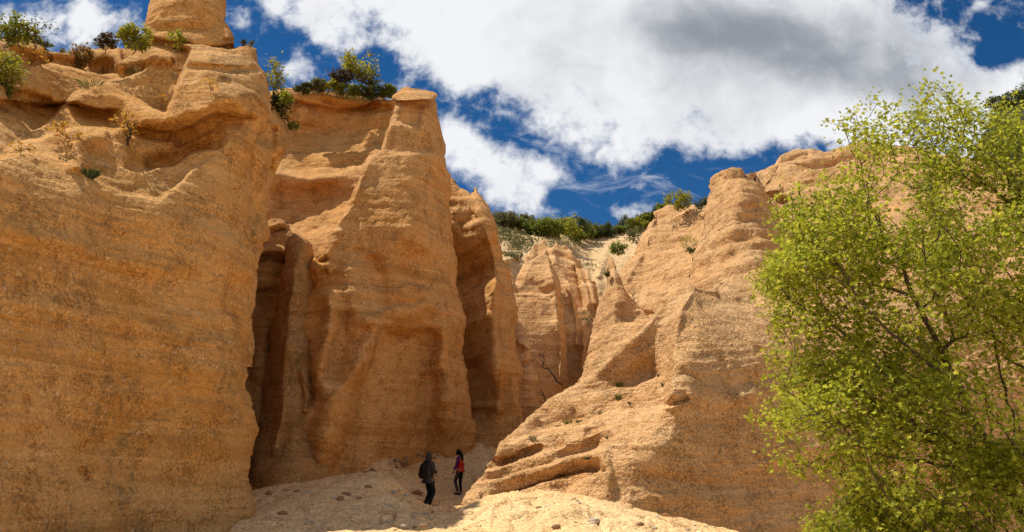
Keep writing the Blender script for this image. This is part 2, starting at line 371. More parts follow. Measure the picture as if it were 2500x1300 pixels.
# ------------------------------------------------------------------ ground
M_GROUND = rock_mat('gravel_path', (.70, .445, .20), (.74, .51, .265), (.48, .28, .11), lichen=.0, grain=1.4, bands=.3, pebble=.7, rough=.10)
def axis(a, b, step, far, grow=1.25):
    c = list(np.arange(a, b, step)); s = step; x = c[-1]
    while x < far: s *= grow; x += s; c.append(x)
    s = step; x = c[0]
    while x > -far: s *= grow; x -= s; c.insert(0, x)
    return np.array(c)
GP = [(640,1245,19.5),(700,1195,27.5),(780,1180,28),(870,1160,28.6),(960,1118,30),(1080,1098,33),(1160,1098,34),(1230,1060,38),
      (560,1335,15),(600,1326,16),(500,1350,14),(430,1380,13),(380,1420,12),(640,1302,17),(720,1300,16.5),(800,1245,19),(860,1205,21),(900,1178,23.5),(950,1162,24.5),(975,1182,23.6),(1000,1222,22.5),(900,1215,20),(960,1236,19.4),(985,1240,20.6),(930,1262,18),(1000,1268,18),(1030,1300,16),
      (1040,1264,19.5),(1090,1264,19.5),(1030,1258,21.2),(1060,1256,21.2),(1105,1252,21),(1040,1248,24),(1080,1247,24),(1120,1240,24),(1160,1230,25),
      (1046,1242,27),(1047,1249,25.3),(1100,1248,25.3),(1010,1246,25),(1010,1215,27.5),(1120,1210,30),(1085,1228,27.6),(1040,1180,30.5),(1060,1290,17.5),(1125,1275,18.5),(1110,1262,20),
      (1150,1244,19.4),(1168,1222,19.8),(1190,1206,20.2),(1240,1203,19.8),(1340,1212,19.0),(1480,1240,17.5),(1600,1266,16.4),(1740,1300,15.2),(1260,1262,16.6),(1400,1300,15.0),(1180,1290,16.2),(1500,1300,15.2)]
gp = np.array([at(a, b, c) for a, b, c in GP])
extra = [(-8,8,-.1),(0,8,-.1),(8,8,-.3),(16,10,-.6),(-10,16,-.2),(-9,24,1.0),(6,26,.2),(12,22,-.4),(4,32,1.0),(-6,34,3),(0,42,4.8),(9,38,2),(20,30,0),(-20,10,0),(6,20.5,-.1),(9,18,-.4)]
gp = np.concatenate([gp, np.array(extra, float)])
gtps = TPS([(a * 40, b * 40, c) for a, b, c in gp])
def ground_z(x, y):
    x = np.asarray(x, float); y = np.asarray(y, float)
    xc, yc = np.clip(x, -14, 18), np.clip(y, 7, 44)
    z = gtps(xc * 40, yc * 40); far = np.hypot(x - xc, y - yc)
    return z * np.exp(-(far / 30.) ** 2) - .0 * far
gx = axis(-8.5, 9.5, .06, 1500, 1.3); gy = axis(10.5, 36, .06, 1500, 1.3)
GX, GY = np.meshgrid(gx, gy); GZ = ground_z(GX, GY)
pp = np.stack([GX.ravel(), GY.ravel(), 0 * GX.ravel()], -1)
gn = .09 * fbm(pp * .6, 3, 3) + .07 * fbm(pp * 1.7, 3, 4) + .035 * fbm(pp * 5, 3, 5, .6) + .02 * fbm(pp * 14, 2, 6)
gn += -.12 * sstep(np.abs(fbm(pp * [.9, .5, 1], 3, 8)), .1, 0)       # small runnels
# lumps of fallen earth
for (a, b, Y, r, h) in [(960,1195,20.3,.55,.22),(905,1165,23,.7,.16),(1420,1262,16.4,.38,.16),(1375,1258,16.2,.3,.14),(1330,1285,15.8,.35,.12),(1240,1225,18.6,.5,.12),(1210,1255,17.6,.4,.16)]:
    c = at(a, b, Y); r2 = ((GX - c[0]) ** 2 + (GY - c[1]) ** 2) / r ** 2; gn += (h * np.exp(-r2 ** 2)).ravel()
GZ = GZ + (gn.reshape(GX.shape)) * np.exp(-np.hypot(np.maximum(0, np.abs(GX) - 20), np.maximum(0, GY - 45)) / 60)
ii = np.arange(GX.size).reshape(GX.shape)
gf = np.stack([ii[:-1, :-1], ii[:-1, 1:], ii[1:, 1:], ii[1:, :-1]], -1).reshape(-1, 4)
tag(mesh_np('ground', np.stack([GX, GY, GZ], -1).reshape(-1, 3), gf, M_GROUND), kind='structure')

# ------------------------------------------------------------------ left cliff
cliff = rock('rock_cliff', M_LEFT,
  left=[(-420,1440),(-420,60)],
  right=[(648,1440),(637,1300),(633,1215),(612,1165),(622,1110),(630,1050),(612,980),(598,920),(604,860),(616,790),(603,730),(618,690),(625,640),(620,600),(604,550),(612,470),(618,400),(640,320),(655,270),(667,225),(655,185),(632,155),(622,122)],
  top=[(-420,60),(-100,70),(0,92),(85,95),(115,122),(180,128),(250,118),(330,118),(400,112),(450,108),(520,116),(575,120),(605,110),(622,122)],
  depth=[(-420,1440,10.5),(-420,700,11.2),(-420,380,11.6),(-420,60,16),(0,1440,13),(0,900,13.4),(0,600,13.6),(0,450,13.72),(0,395,13.85),(0,350,14.9),(200,600,15.05),(200,460,15.2),(390,600,16.6),(390,505,16.7),(390,440,17.3),(0,300,15.9),(0,200,17.2),(0,100,18.8),(300,1440,15.4),(300,900,15.8),(300,600,16.0),(300,480,16.2),
         (300,360,17.5),(300,250,18.6),(300,120,20.3),(520,1440,17.2),(520,900,17.5),(520,600,17.8),(520,450,18.2),(520,300,18.6),(520,130,19.6),(630,1300,18.6),(620,800,18.9),(610,500,19),(640,220,19.6),(610,115,20.3)],
  feats=[('ledge',[(-300,390),(-80,395),(0,386),(60,372),(130,380),(175,392),(235,442),(300,474),(390,490),(430,462),(470,418),(520,388),(560,380)],8,.55,100),
         ('ledge',[(345,418),(390,414),(425,408),(452,388),(475,374),(525,366)],5,.45,30),('ridge',[(190,420),(190,360),(215,330),(270,320)],26,-.45),
         ('ledge',[(300,420),(380,415),(425,408),(460,380),(520,366),(555,372)],7,0.68,60),
         ('ledge',[(60,335),(110,302),(150,268),(190,238),(230,214),(300,195),(350,178),(390,150)],8,0.94,110),
         ('ledge',[(0,372),(60,345),(120,335),(180,320),(250,315),(330,318)],7,0.77,70),
         ('ledge',[(640,285),(600,276),(560,273),(510,284),(470,310),(430,322),(380,318),(320,300)],9,.5,34),('ledge',[(420,372),(480,345),(540,312),(600,300)],6,.35,40),('ledge',[(300,330),(360,345),(420,352)],6,.4,30),
         ('ridge',[(340,290),(420,288),(480,268),(540,240),(600,240)],22,-.35),
         ('ledge',[(405,290),(420,255),(438,210),(452,165),(470,115)],6,1.10,160),
         ('ledge',[(300,262),(250,262),(190,252),(120,250),(60,245),(-60,240)],6,0.94,45),
         ('ledge',[(-60,180),(40,178),(120,160),(200,178),(250,188),(300,185)],6,0.94,70),
         ('ridge',[(280,165),(330,152),(400,140),(430,150)],16,-.45),('ridge',[(210,150),(250,138),(300,140)],16,-.35),('ridge',[(100,135),(150,132),(190,140)],16,-.4),
         ('ridge',[(195,120),(207,150),(210,172)],8,.5),('ridge',[(110,115),(120,150),(112,165)],8,.4),('ridge',[(300,118),(306,150)],7,.4),
         ('ridge',[(20,100),(60,112),(110,125)],14,-.35),('ridge',[(20,235),(80,236),(130,252)],12,.5),
         ('ridge',[(450,165),(560,168),(640,170)],7,.2),('ridge',[(620,770),(600,860)],14,.2),('ledge',[(545,660),(548,760),(585,800),(590,1000)],13,0.59,90),
         ('ridge',[(0,560),(150,590),(300,640),(420,660),(520,640)],26,-.16),('ridge',[(0,740),(200,760),(350,790),(430,850)],30,-.12),('ridge',[(290,960),(285,1000),(292,1040)],6,.10),
         ('ridge',[(420,850),(455,845),(475,810)],6,.12),('ridge',[(65,960),(68,1010)],5,.08),('ridge',[(250,830),(252,870)],5,.07),('ridge',[(205,1145),(214,1175)],5,.08),
         ('dent',450,700,130,60,.16),('dent',150,1100,200,90,.15),('ridge',[(160,1120),(300,1060),(360,1010),(470,960),(600,990)],18,.12)],
  thick=15, rl=.5, rr=.9, rt=.5, amp=.75, lump=.30, bed=.7, flute=.1, dip=(.06,-.03), seed=3)
tag(cliff, 'huge ochre sandstone cliff filling the left side, with stepped ledges along its top', 'cliff')
tower = rock('rock_tower', M_LEFT,
  left=[(345,170),(352,112),(356,90),(362,40),(372,0),(376,-40),(384,-80)], right=[(580,170),(575,112),(572,92),(560,66),(546,55),(548,20),(552,-20),(548,-50),(532,-80)],
  top=[(384,-80),(420,-92),(470,-96),(510,-90),(532,-80)],
  depth=[(350,120,20.9),(460,120,20.5),(570,120,21.0),(370,0,21.6),(460,0,21.2),(550,0,21.6),(460,-150,22.2)],
  feats=[('ledge',[(590,112),(540,108),(480,108),(420,98),(360,92)],7,.5,40),('ridge',[(560,70),(562,100)],14,-.3),('ridge',[(360,70),(450,72),(540,60)],10,.12)],
  thick=3.5, rl=.45, rr=.6, rt=.5, amp=.7, lump=.7, bed=.5, flute=.1, seed=5, edge=4)
tag(tower, 'square tower of rock standing on top of the left cliff, cut by the upper edge', 'rock tower')
but = rock('rock_buttress', M_LEFT,
  left=[(560,900),(560,600),(590,420),(640,280)], right=[(620,900),(618,760),(628,690),(622,660),(640,600),(655,575),(652,540),(648,500),(655,460),(690,390),(712,352),(730,330),(722,312),(700,296),(690,280)],
  top=[(640,280),(665,262),(690,280)],
  depth=[(570,850,20.2),(620,850,20.4),(560,500,19.8),(640,480,20.8),(650,300,20.4),(715,330,21.8),(640,600,21),(690,350,21.0)],
  feats=[('ridge',[(672,300),(668,360),(650,420)],12,.5),('ridge',[(655,380),(690,360),(720,330)],12,-.3),('ridge',[(640,420),(640,520),(620,600)],14,-.25),('dent',645,330,16,30,.5),('dent',660,430,22,20,.3),('ridge',[(600,610),(650,590)],8,.3)],
  thick=4, rl=.3, rr=1.0, rt=.5, amp=.75, lump=.8, bed=.5, flute=.2, seed=9, step=2.6)
tag(but, 'rounded buttress jutting from the right edge of the left cliff below the hanging bush', 'rock buttress')

# ------------------------------------------------------------------ alcove behind the tall pillar
alc = rock('rock_amphitheatre', M_MID,
  left=[(560,1230),(560,600),(600,240)], right=[(1000,1230),(1010,700),(1040,240)], top=[(600,240),(680,222),(740,218),(800,226),(860,232),(930,238),(965,240),(1040,240)],
  depth=[(560,1230,31),(700,1230,32),(1000,1230,33),(640,900,32.5),(760,900,33),(1000,900,34),(650,700,33),(760,640,33.6),(900,600,34),(650,560,34.6),(780,545,35),(880,500,35.2),
         (660,480,36.0),(780,490,36.4),(860,470,36.2),(680,420,36.6),(800,410,37),(900,385,37.2),(690,385,37.8),(800,370,38.4),(920,350,38.2),(700,300,39.4),(800,300,40.2),(920,290,39.6),(690,235,39.4),(800,240,39.6),(950,240,39.2)],
  feats=[('ledge',[(640,420),(700,432),(760,438),(820,430),(880,415),(930,392)],20,1.0,60),('ledge',[(640,560),(700,575),(760,590),(820,560)],24,.9,60),
         ('ledge',[(980,262),(920,250),(880,262),(820,262),(760,252),(700,240)],8,.7,30),('dent',790,330,150,36,.9),('dent',760,490,120,40,.8),
         ('ridge',[(780,240),(830,262),(900,268),(930,250)],10,.5),('ridge',[(660,245),(720,260),(760,275)],10,-.3),('ridge',[(640,640),(690,650),(740,640)],16,-.5)],
  thick=6, rl=.3, rr=.3, rt=.6, amp=.9, lump=.5, bed=1.0, flute=.15, dip=(.02,0), seed=12)
tag(alc, 'hollowed orange rock wall with curved shelves behind the tall pillar, topped by bushes', 'rock wall')
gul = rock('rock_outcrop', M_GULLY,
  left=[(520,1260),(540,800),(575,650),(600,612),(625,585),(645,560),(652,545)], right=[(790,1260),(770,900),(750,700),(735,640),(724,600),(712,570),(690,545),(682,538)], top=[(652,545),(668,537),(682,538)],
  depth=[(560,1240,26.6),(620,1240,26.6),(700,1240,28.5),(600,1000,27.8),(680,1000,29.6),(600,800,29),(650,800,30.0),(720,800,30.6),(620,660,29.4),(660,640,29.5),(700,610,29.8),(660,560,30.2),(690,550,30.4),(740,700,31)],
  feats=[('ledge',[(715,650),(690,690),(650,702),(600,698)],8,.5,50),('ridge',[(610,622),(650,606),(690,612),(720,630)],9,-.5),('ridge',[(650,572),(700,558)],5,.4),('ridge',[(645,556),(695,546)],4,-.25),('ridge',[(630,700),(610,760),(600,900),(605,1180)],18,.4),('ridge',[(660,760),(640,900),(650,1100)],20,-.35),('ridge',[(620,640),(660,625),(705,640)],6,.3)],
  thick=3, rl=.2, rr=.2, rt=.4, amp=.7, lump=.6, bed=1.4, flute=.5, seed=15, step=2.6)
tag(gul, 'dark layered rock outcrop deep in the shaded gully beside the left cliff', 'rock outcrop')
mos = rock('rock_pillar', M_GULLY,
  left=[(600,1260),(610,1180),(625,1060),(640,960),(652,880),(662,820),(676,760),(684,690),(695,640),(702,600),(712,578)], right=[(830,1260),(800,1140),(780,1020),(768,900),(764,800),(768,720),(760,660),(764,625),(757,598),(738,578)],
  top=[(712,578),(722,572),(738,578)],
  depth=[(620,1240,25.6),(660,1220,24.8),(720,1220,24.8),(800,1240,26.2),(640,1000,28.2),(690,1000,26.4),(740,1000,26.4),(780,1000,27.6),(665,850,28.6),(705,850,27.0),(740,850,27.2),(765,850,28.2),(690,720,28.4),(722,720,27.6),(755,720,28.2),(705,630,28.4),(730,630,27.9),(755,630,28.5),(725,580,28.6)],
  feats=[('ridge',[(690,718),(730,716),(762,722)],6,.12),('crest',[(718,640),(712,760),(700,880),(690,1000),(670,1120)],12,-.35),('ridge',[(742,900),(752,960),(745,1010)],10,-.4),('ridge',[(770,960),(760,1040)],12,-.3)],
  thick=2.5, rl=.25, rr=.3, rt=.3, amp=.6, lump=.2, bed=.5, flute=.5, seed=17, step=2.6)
tag(mos, 'slim dark mossy rock pillar standing in the shaded gully left of the tall pillar', 'rock pillar')

# ------------------------------------------------------------------ the tall pillar
pil = rock('rock_pillar', M_MID,
  left=[(610,1260),(640,1200),(655,1150),(668,1080),(690,1000),(705,930),(702,880),(705,830),(735,760),(762,700),(758,660),(772,615),(800,582),(835,530),(850,500),(868,450),(885,405),(905,382),(935,366),(943,330),(946,300),(962,285),(970,250),(966,238),(975,226)],
  right=[(1180,1260),(1162,1100),(1156,1000),(1150,950),(1140,900),(1131,850),(1132,780),(1116,690),(1106,600),(1104,520),(1097,450),(1086,405),(1076,350),(1066,290),(1058,240),(1064,228)],
  top=[(975,226),(990,221),(1030,222),(1050,224),(1064,228)],
  depth=[(640,1240,24.8),(720,1200,25.8),(800,1190,27.0),(900,1165,28.2),(1000,1120,30.2),(1100,1100,32.4),(1170,1100,33.6),(700,1000,27),(800,1000,27.0),(900,1000,28.0),(1000,1000,29.6),(1120,1000,31.8),(720,880,27.4),(800,880,27.3),(900,850,27.9),(1000,850,29.2),(1110,850,31.2),
         (780,720,27.9),(850,700,28.0),(950,700,28.5),(1080,700,30.6),(830,600,28.4),(900,600,28.6),(1000,560,29.0),(1080,560,30.5),(880,470,29.2),(950,450,29.4),(1050,450,30.4),(930,380,30.0),(1000,380,30.0),(1060,350,30.9),(980,300,30.5),(1040,280,31.1),(980,235,31.2),(1050,235,31.8)],
  feats=[('cave',[(905,825),(930,796),(965,790),(1000,800),(1030,814),(1062,800),(1080,828),(1070,880),(1084,930),(1074,1000),(1094,1080),(1110,1300),(740,1300),(780,1160),(812,1060),(842,990),(836,955),(868,915),(886,880),(880,848)],36,1.0),
         ('ridge',[(915,815),(885,890),(840,950),(812,1040),(770,1150)],26,-.8),('ridge',[(1095,770),(1085,880),(1090,1000)],26,-.55),
         ('ridge',[(890,800),(960,760),(1060,745),(1110,760)],24,-.3),('ridge',[(960,735),(1010,738),(1040,725)],7,.2),
         ('ledge',[(935,372),(965,382),(1000,383),(1060,378)],9,.35,70),('ledge',[(945,312),(975,305),(1000,318),(1030,322)],8,.3,50),
         ('crest',[(905,385),(880,440),(860,500),(830,545),(775,610)],9,-.3),('ridge',[(1075,400),(1050,520),(1080,620),(1110,700)],22,.25),('ridge',[(1030,260),(1040,330),(1070,420)],14,-.25),
         ('ledge',[(770,640),(800,628),(830,590),(835,560)],8,-.4,50),('ledge',[(765,670),(790,655),(800,668)],6,-.4,30),('ledge',[(770,650),(800,640)],6,.3,20),
         ('dent',1000,650,55,40,.35),('ridge',[(860,700),(880,640),(870,600)],20,.2),('ridge',[(800,690),(812,780),(780,880),(800,970),(770,1100)],26,-.7),('ridge',[(850,640),(862,740),(900,800)],30,-.45),('ridge',[(905,620),(925,700),(950,760)],22,.4),('dent',735,930,26,60,.5),('ridge',[(1000,420),(1010,520),(990,600)],24,-.2),('ledge',[(880,700),(940,715),(1000,700),(1060,712)],8,.3,50),('ridge',[(740,820),(730,930),(760,990)],16,.4),('ridge',[(830,760),(840,830),(820,900),(780,930)],20,.3),
         ('ridge',[(700,1190),(690,1150),(720,1080),(760,1000)],16,-.35),('ridge',[(960,830),(1060,812)],10,.35),
         ('ridge',[(830,1000),(950,1012),(1070,985)],12,-.08),('ridge',[(1100,960),(1110,1080)],16,-.2)],
  thick=6, rl=.5, rr=1.3, rt=.5, amp=.85, lump=.42, bed=.7, flute=.22, dip=(.03,0), seed=21, edge=6)
tag(pil, 'tallest orange rock pillar at the centre with a shallow arched hollow in its foot', 'rock pillar')
cap = rock('cap_rock', M_MID, left=[(968,246),(958,241),(957,236),(966,229)], right=[(1060,243),(1066,239),(1070,234),(1063,226)],
  top=[(966,229),(985,221),(1015,222),(1040,221),(1063,226)], depth=[(960,243,31.0),(1010,246,30.4),(1066,240,31.1),(1010,222,31.2)], thick=1.8, rl=.3, rr=.3, rt=.15, amp=.25, lump=.4, bed=.4, flute=0, seed=23, step=1.8, edge=2)
tag(cap, 'thin ragged slab of cap rock lying on the tip of the tallest central pillar', 'cap rock')

# ------------------------------------------------------------------ second pillar and the fins behind
sec = rock('rock_pillar', M_MID,
  left=[(1060,1180),(1060,800),(1066,500),(1082,450)], right=[(1290,1180),(1272,1060),(1277,1010),(1270,940),(1262,850),(1252,800),(1256,760),(1252,700),(1244,660),(1226,640),(1216,600),(1205,560),(1190,510),(1176,485)],
  top=[(1082,450),(1099,436),(1116,462),(1138,474),(1150,478),(1160,461),(1176,485)],
  depth=[(1080,1150,35.2),(1160,1110,35.2),(1250,1080,34.6),(1100,900,37.4),(1160,900,37.0),(1215,900,34.0),(1265,900,34.8),(1110,700,37.6),(1160,660,37.4),(1210,700,34.6),(1245,700,35.2),(1110,560,36.2),(1160,560,35.6),(1200,560,35.2),(1110,460,36.8),(1160,470,36.6)],
  feats=[('ledge',[(1105,640),(1150,612),(1185,590),(1200,600)],8,-.5,40),('ledge',[(1208,640),(1205,760),(1215,900),(1220,1060)],14,.5,200),('crest',[(1160,465),(1178,540),(1200,600),(1210,700),(1212,850),(1222,1000)],14,-.45),
         ('ridge',[(1112,800),(1160,780),(1200,760)],14,-.3),('ridge',[(1112,690),(1150,700),(1195,680)],10,.3),('ridge',[(1110,880),(1160,890),(1200,860)],12,.3),('ridge',[(1150,1000),(1215,990),(1225,1010)],7,-.35),('ridge',[(1120,560),(1170,520)],18,.4)],
  thick=4, rl=.4, rr=1.0, rt=.5, amp=.85, lump=.8, bed=.9, flute=.3, dip=(-.12,0), seed=27, edge=5)
tag(sec, 'pointed orange rock pillar just behind and right of the tallest pillar, dark on its left flank', 'rock pillar')
finA = rock('rock_fin', M_FAR, left=[(1230,1060),(1240,900),(1248,800),(1252,780)], right=[(1318,1060),(1306,960),(1300,880),(1294,828),(1272,788)], top=[(1252,780),(1262,782),(1272,788)],
  depth=[(1240,1040,38),(1310,1040,38.6),(1250,800,39),(1300,850,38.4)], feats=[('ridge',[(1262,830),(1298,850)],8,-.4),('ridge',[(1262,900),(1302,880)],8,.4)], thick=2, rl=.4, rr=.4, rt=.3, amp=.8, lump=.45, bed=1.3, flute=.3, seed=31, step=2.5, edge=3)
tag(finA, 'low dark rock fin in the cleft right of the pointed pillar', 'rock fin')
finB = rock('rock_fin', M_FAR, left=[(1220,1060),(1222,800),(1226,700),(1240,668)], right=[(1392,1000),(1388,930),(1382,850),(1376,790),(1368,700),(1358,665),(1345,640),(1338,612)],
  top=[(1240,668),(1255,690),(1268,702),(1280,690),(1290,655),(1300,632),(1318,622),(1338,612)],
  depth=[(1230,1040,42.0),(1320,1000,41.9),(1390,980,42.6),(1250,800,42.7),(1310,800,42.7),(1350,800,42.6),(1384,800,43.6),(1260,700,43.8),(1310,700,43.7),(1345,690,43.6),(1366,690,44.4),(1320,630,45)],
  feats=[('crest',[(1332,622),(1350,690),(1360,760),(1366,840),(1376,960)],9,-.75),('ridge',[(1290,680),(1330,720)],9,.15),('ledge',[(1250,720),(1290,716),(1345,722)],6,.2,30)],
  thick=3, rl=.2, rr=.5, rt=.12, amp=.7, lump=.35, bed=1.0, flute=.2, dip=(.05,0), seed=33, step=2.4, edge=4)
tag(finB, 'broad notched rock fin with one sunlit vertical rib, behind the dead branch', 'rock fin')
finC = rock('rock_fin', M_FAR, left=[(1320,1000),(1320,800),(1318,700),(1322,652)], right=[(1428,1000),(1424,860),(1418,800),(1410,760),(1402,720),(1392,690),(1378,662)],
  top=[(1322,650),(1332,634),(1342,648),(1354,630),(1364,650),(1378,662)], depth=[(1330,950,44),(1380,950,43.6),(1425,950,45.4),(1340,800,45),(1385,800,44.6),(1412,790,45.8),(1340,660,47),(1380,680,46.6)],
  feats=[('crest',[(1386,680),(1400,760),(1408,860)],9,-.9)], thick=3, rl=.2, rr=.3, rt=.12, amp=.65, lump=.3, bed=1.0, flute=.2, seed=35, step=2.4, edge=4)
tag(finC, 'narrow rounded rock fin in shade right of the sunlit rib', 'rock fin')
finD = rock('rock_fin', M_FAR, left=[(1250,1000),(1256,700),(1280,640),(1300,606)], right=[(1490,1000),(1478,860),(1466,740),(1456,712),(1450,690),(1440,688),(1434,664),(1422,664),(1414,638),(1402,636),(1394,614)],
  top=[(1300,610),(1308,598),(1316,606),(1326,586),(1334,602),(1346,608),(1358,594),(1368,604),(1380,600),(1394,614)],
  depth=[(1270,950,50),(1360,950,49),(1480,950,49.5),(1300,700,52),(1400,750,50.6),(1456,740,51.4),(1310,620,54.5),(1350,620,54),(1390,630,54.4)],
  feats=[('ledge',[(1300,640),(1350,630),(1400,650),(1440,690)],7,.7,40),('crest',[(1404,650),(1428,760)],8,.9),('crest',[(1345,600),(1372,680),(1390,760)],8,-.9),('crest',[(1388,612),(1420,680),(1446,760)],8,-1.0),('crest',[(1434,668),(1458,750)],6,-.8)],
  thick=4, rl=.15, rr=.25, rt=.12, amp=.75, lump=.4, bed=1.1, flute=.3, seed=37, step=2.4, edge=4)
tag(finD, 'farthest stepped rock fin at the head of the gully below the pale slope', 'rock fin')

# ------------------------------------------------------------------ pale hillside at the head of the valley
M_HILL = rock_mat('pale_earth', (.60, .405, .20), (.66, .47, .255), (.44, .27, .115), lichen=.25, grain=1.2, bands=.8)
hill = rock('hillside', M_HILL, left=[(1080,960),(1100,540)], right=[(1800,960),(1800,480)], top=[(1100,540),(1205,536),(1260,545),(1340,560),(1420,582),(1500,578),(1560,560),(1620,530),(1800,480)],
  depth=[(1100,950,50),(1500,950,52),(1800,950,50),(1200,720,58),(1300,680,62),(1400,720,62),(1450,640,72),(1250,600,66),(1320,600,66),(1380,590,76),(1440,590,88),(1520,620,78),(1540,580,90),(1620,560,85),(1200,545,72),(1300,555,80),(1800,500,80),(1600,700,62)],
  feats=[('crest',[(1325,590),(1400,660),(1450,720)],18,-1.5),('ridge',[(1440,620),(1450,700)],14,1.0),('crest',[(1380,600),(1440,650),(1470,720)],10,-1.0),('ledge',[(1300,620),(1330,600),(1350,620)],6,1.2,30),('ridge',[(1230,640),(1270,620)],9,-1.4),('ridge',[(1480,620),(1460,680)],9,-1.2)],
  thick=14, rl=.5, rr=.5, rt=1, amp=1.2, lump=.8, bed=1.2, flute=.5, seed=41, step=2.6, edge=3)
tag(hill, kind='structure')

# ------------------------------------------------------------------ right side of the valley
r3 = rock('rock_ridge', M_RIGHT, left=[(1700,900),(1740,560),(1790,470),(1830,432)], right=[(2700,900),(2700,420)],
  top=[(1830,432),(1850,428),(1880,418),(1905,412),(1915,385),(1945,366),(1975,364),(2010,372),(2060,360),(2110,350),(2160,360),(2300,380),(2500,400),(2700,420)],
  depth=[(1750,850,36),(2000,850,33),(2300,850,30),(2700,850,27),(1800,600,40),(2000,600,37),(2300,600,35),(2700,600,31),(1850,440,44),(1950,400,43),(2150,380,42),(2500,420,39),(2700,430,36)],
  feats=[('ledge',[(1840,470),(1900,462),(1960,470),(2030,460),(2100,450)],10,.9,60),('ledge',[(1880,428),(1930,420),(2000,412),(2060,405)],8,.8,40),('ridge',[(1860,462),(1910,465)],10,-.5),('ledge',[(1900,420),(1910,412),(1990,392)],6,.5,30),('ledge',[(1860,560),(2000,540),(2200,560)],14,.8,80),('ridge',[(1920,480),(1900,600)],22,.8)],
  thick=8, rl=.5, rr=.5, rt=1.0, amp=1.0, lump=1.0, bed=1.5, flute=.2, dip=(-.08,0), seed=45)
tag(r3, 'high layered rock ridge climbing behind the green foreground tree', 'rock ridge')
r1 = rock('rock_ridge', M_RIGHT, left=[(1440,1000),(1430,900),(1440,800),(1480,720),(1520,660),(1548,620),(1560,590),(1590,545),(1602,520)], right=[(1900,1000),(1880,700),(1800,560),(1760,530),(1722,515)],
  top=[(1602,520),(1630,508),(1655,504),(1690,508),(1705,520),(1722,515)],
  depth=[(1440,980,38),(1650,980,34),(1880,980,31),(1450,850,42),(1600,800,38),(1850,800,34),(1500,720,46),(1600,700,43),(1700,680,40),(1800,660,37),(1560,620,49),(1620,590,48),(1720,600,44),(1610,530,53),(1660,520,53),(1715,530,50)],
  feats=[('ledge',[(1590,560),(1640,560),(1690,572),(1730,560)],8,1.2,50),('dent',1650,600,55,24,1.0),('ledge',[(1560,650),(1640,640),(1700,620)],9,.7,50),('ledge',[(1500,740),(1570,720),(1640,690)],9,.7,50),('ridge',[(1600,530),(1680,545)],6,.4),('crest',[(1600,530),(1570,620),(1520,700)],14,-.8),('ridge',[(1530,760),(1590,770)],12,.8)],
  thick=8, rl=1.0, rr=.5, rt=.7, amp=1.0, lump=.8, bed=1.5, flute=.2, dip=(-.15,0), seed=47)
tag(r1, 'sunlit layered rock slope below the yellow-green bush on its top', 'rock ridge')
r2 = rock('rock_knoll', M_RIGHT, left=[(1600,900),(1640,760),(1690,640),(1712,580),(1732,500),(1735,460),(1752,432),(1764,418)], right=[(2000,900),(1985,700),(1950,600),(1905,540),(1872,490),(1862,452),(1842,424)],
  top=[(1764,418),(1785,409),(1808,412),(1820,424),(1832,419),(1842,424)],
  depth=[(1620,880,35),(1800,880,32.5),(1990,880,35),(1680,720,36.2),(1780,700,33.4),(1860,700,33.2),(1960,700,35.5),(1720,590,38.2),(1790,580,35.6),(1850,580,35.2),(1910,580,37.0),(1745,480,39.4),(1800,470,37.6),(1835,480,37.4),(1866,490,38.6),(1760,425,39.8),(1830,430,39.4)],
  feats=[('ridge',[(1770,425),(1745,450),(1738,500)],12,.4),('dent',1790,470,14,20,.5),('ridge',[(1800,420),(1810,500),(1790,560),(1760,640)],20,-.5),('ridge',[(1840,430),(1860,520),(1900,640)],22,-.4),('crest',[(1790,470),(1770,560),(1720,640)],12,-.35),('ledge',[(1700,640),(1770,610),(1850,585),(1900,590)],8,.35,40),('ledge',[(1700,690),(1780,660),(1850,630),(1900,640)],8,.35,40),('ledge',[(1740,590),(1800,560),(1860,540)],7,.3,30)],
  thick=5, rl=1.3, rr=1.3, rt=.6, amp=.9, lump=.8, bed=1.5, flute=.3, dip=(-.22,0), seed=49)
tag(r2, 'tall lumpy sunlit rock knoll rising above the right slope beside the tree', 'rock knoll')
cone = rock('rock_spire', M_RIGHT, left=[(1360,1010),(1400,960),(1425,910),(1440,850),(1452,790),(1462,740),(1478,700),(1484,660),(1490,636)], right=[(1680,1010),(1640,880),(1590,780),(1555,740),(1532,715),(1518,690),(1505,660),(1496,634)],
  top=[(1490,636),(1493,632),(1496,634)], depth=[(1380,1000,36),(1500,1000,33),(1660,1000,31),(1450,850,37.5),(1520,850,35),(1620,860,34),(1480,740,38.2),(1510,740,37),(1560,760,37),(1492,650,38.6)],
  feats=[('crest',[(1492,640),(1505,720),(1500,790),(1460,870),(1420,930)],16,-.35),('ledge',[(1440,830),(1500,800),(1580,790)],9,.3,50),('ledge',[(1430,880),(1490,850),(1560,830)],8,.25,40),('ridge',[(1498,640),(1520,700),(1556,760)],14,.2)],
  thick=3, rl=1.1, rr=1.0, rt=.25, amp=.75, lump=.6, bed=1.2, flute=.2, dip=(-.15,0), seed=51, step=2.6, edge=4)
tag(cone, 'slender pointed spire of pale rock on a sunlit cone in the middle of the valley', 'rock spire')
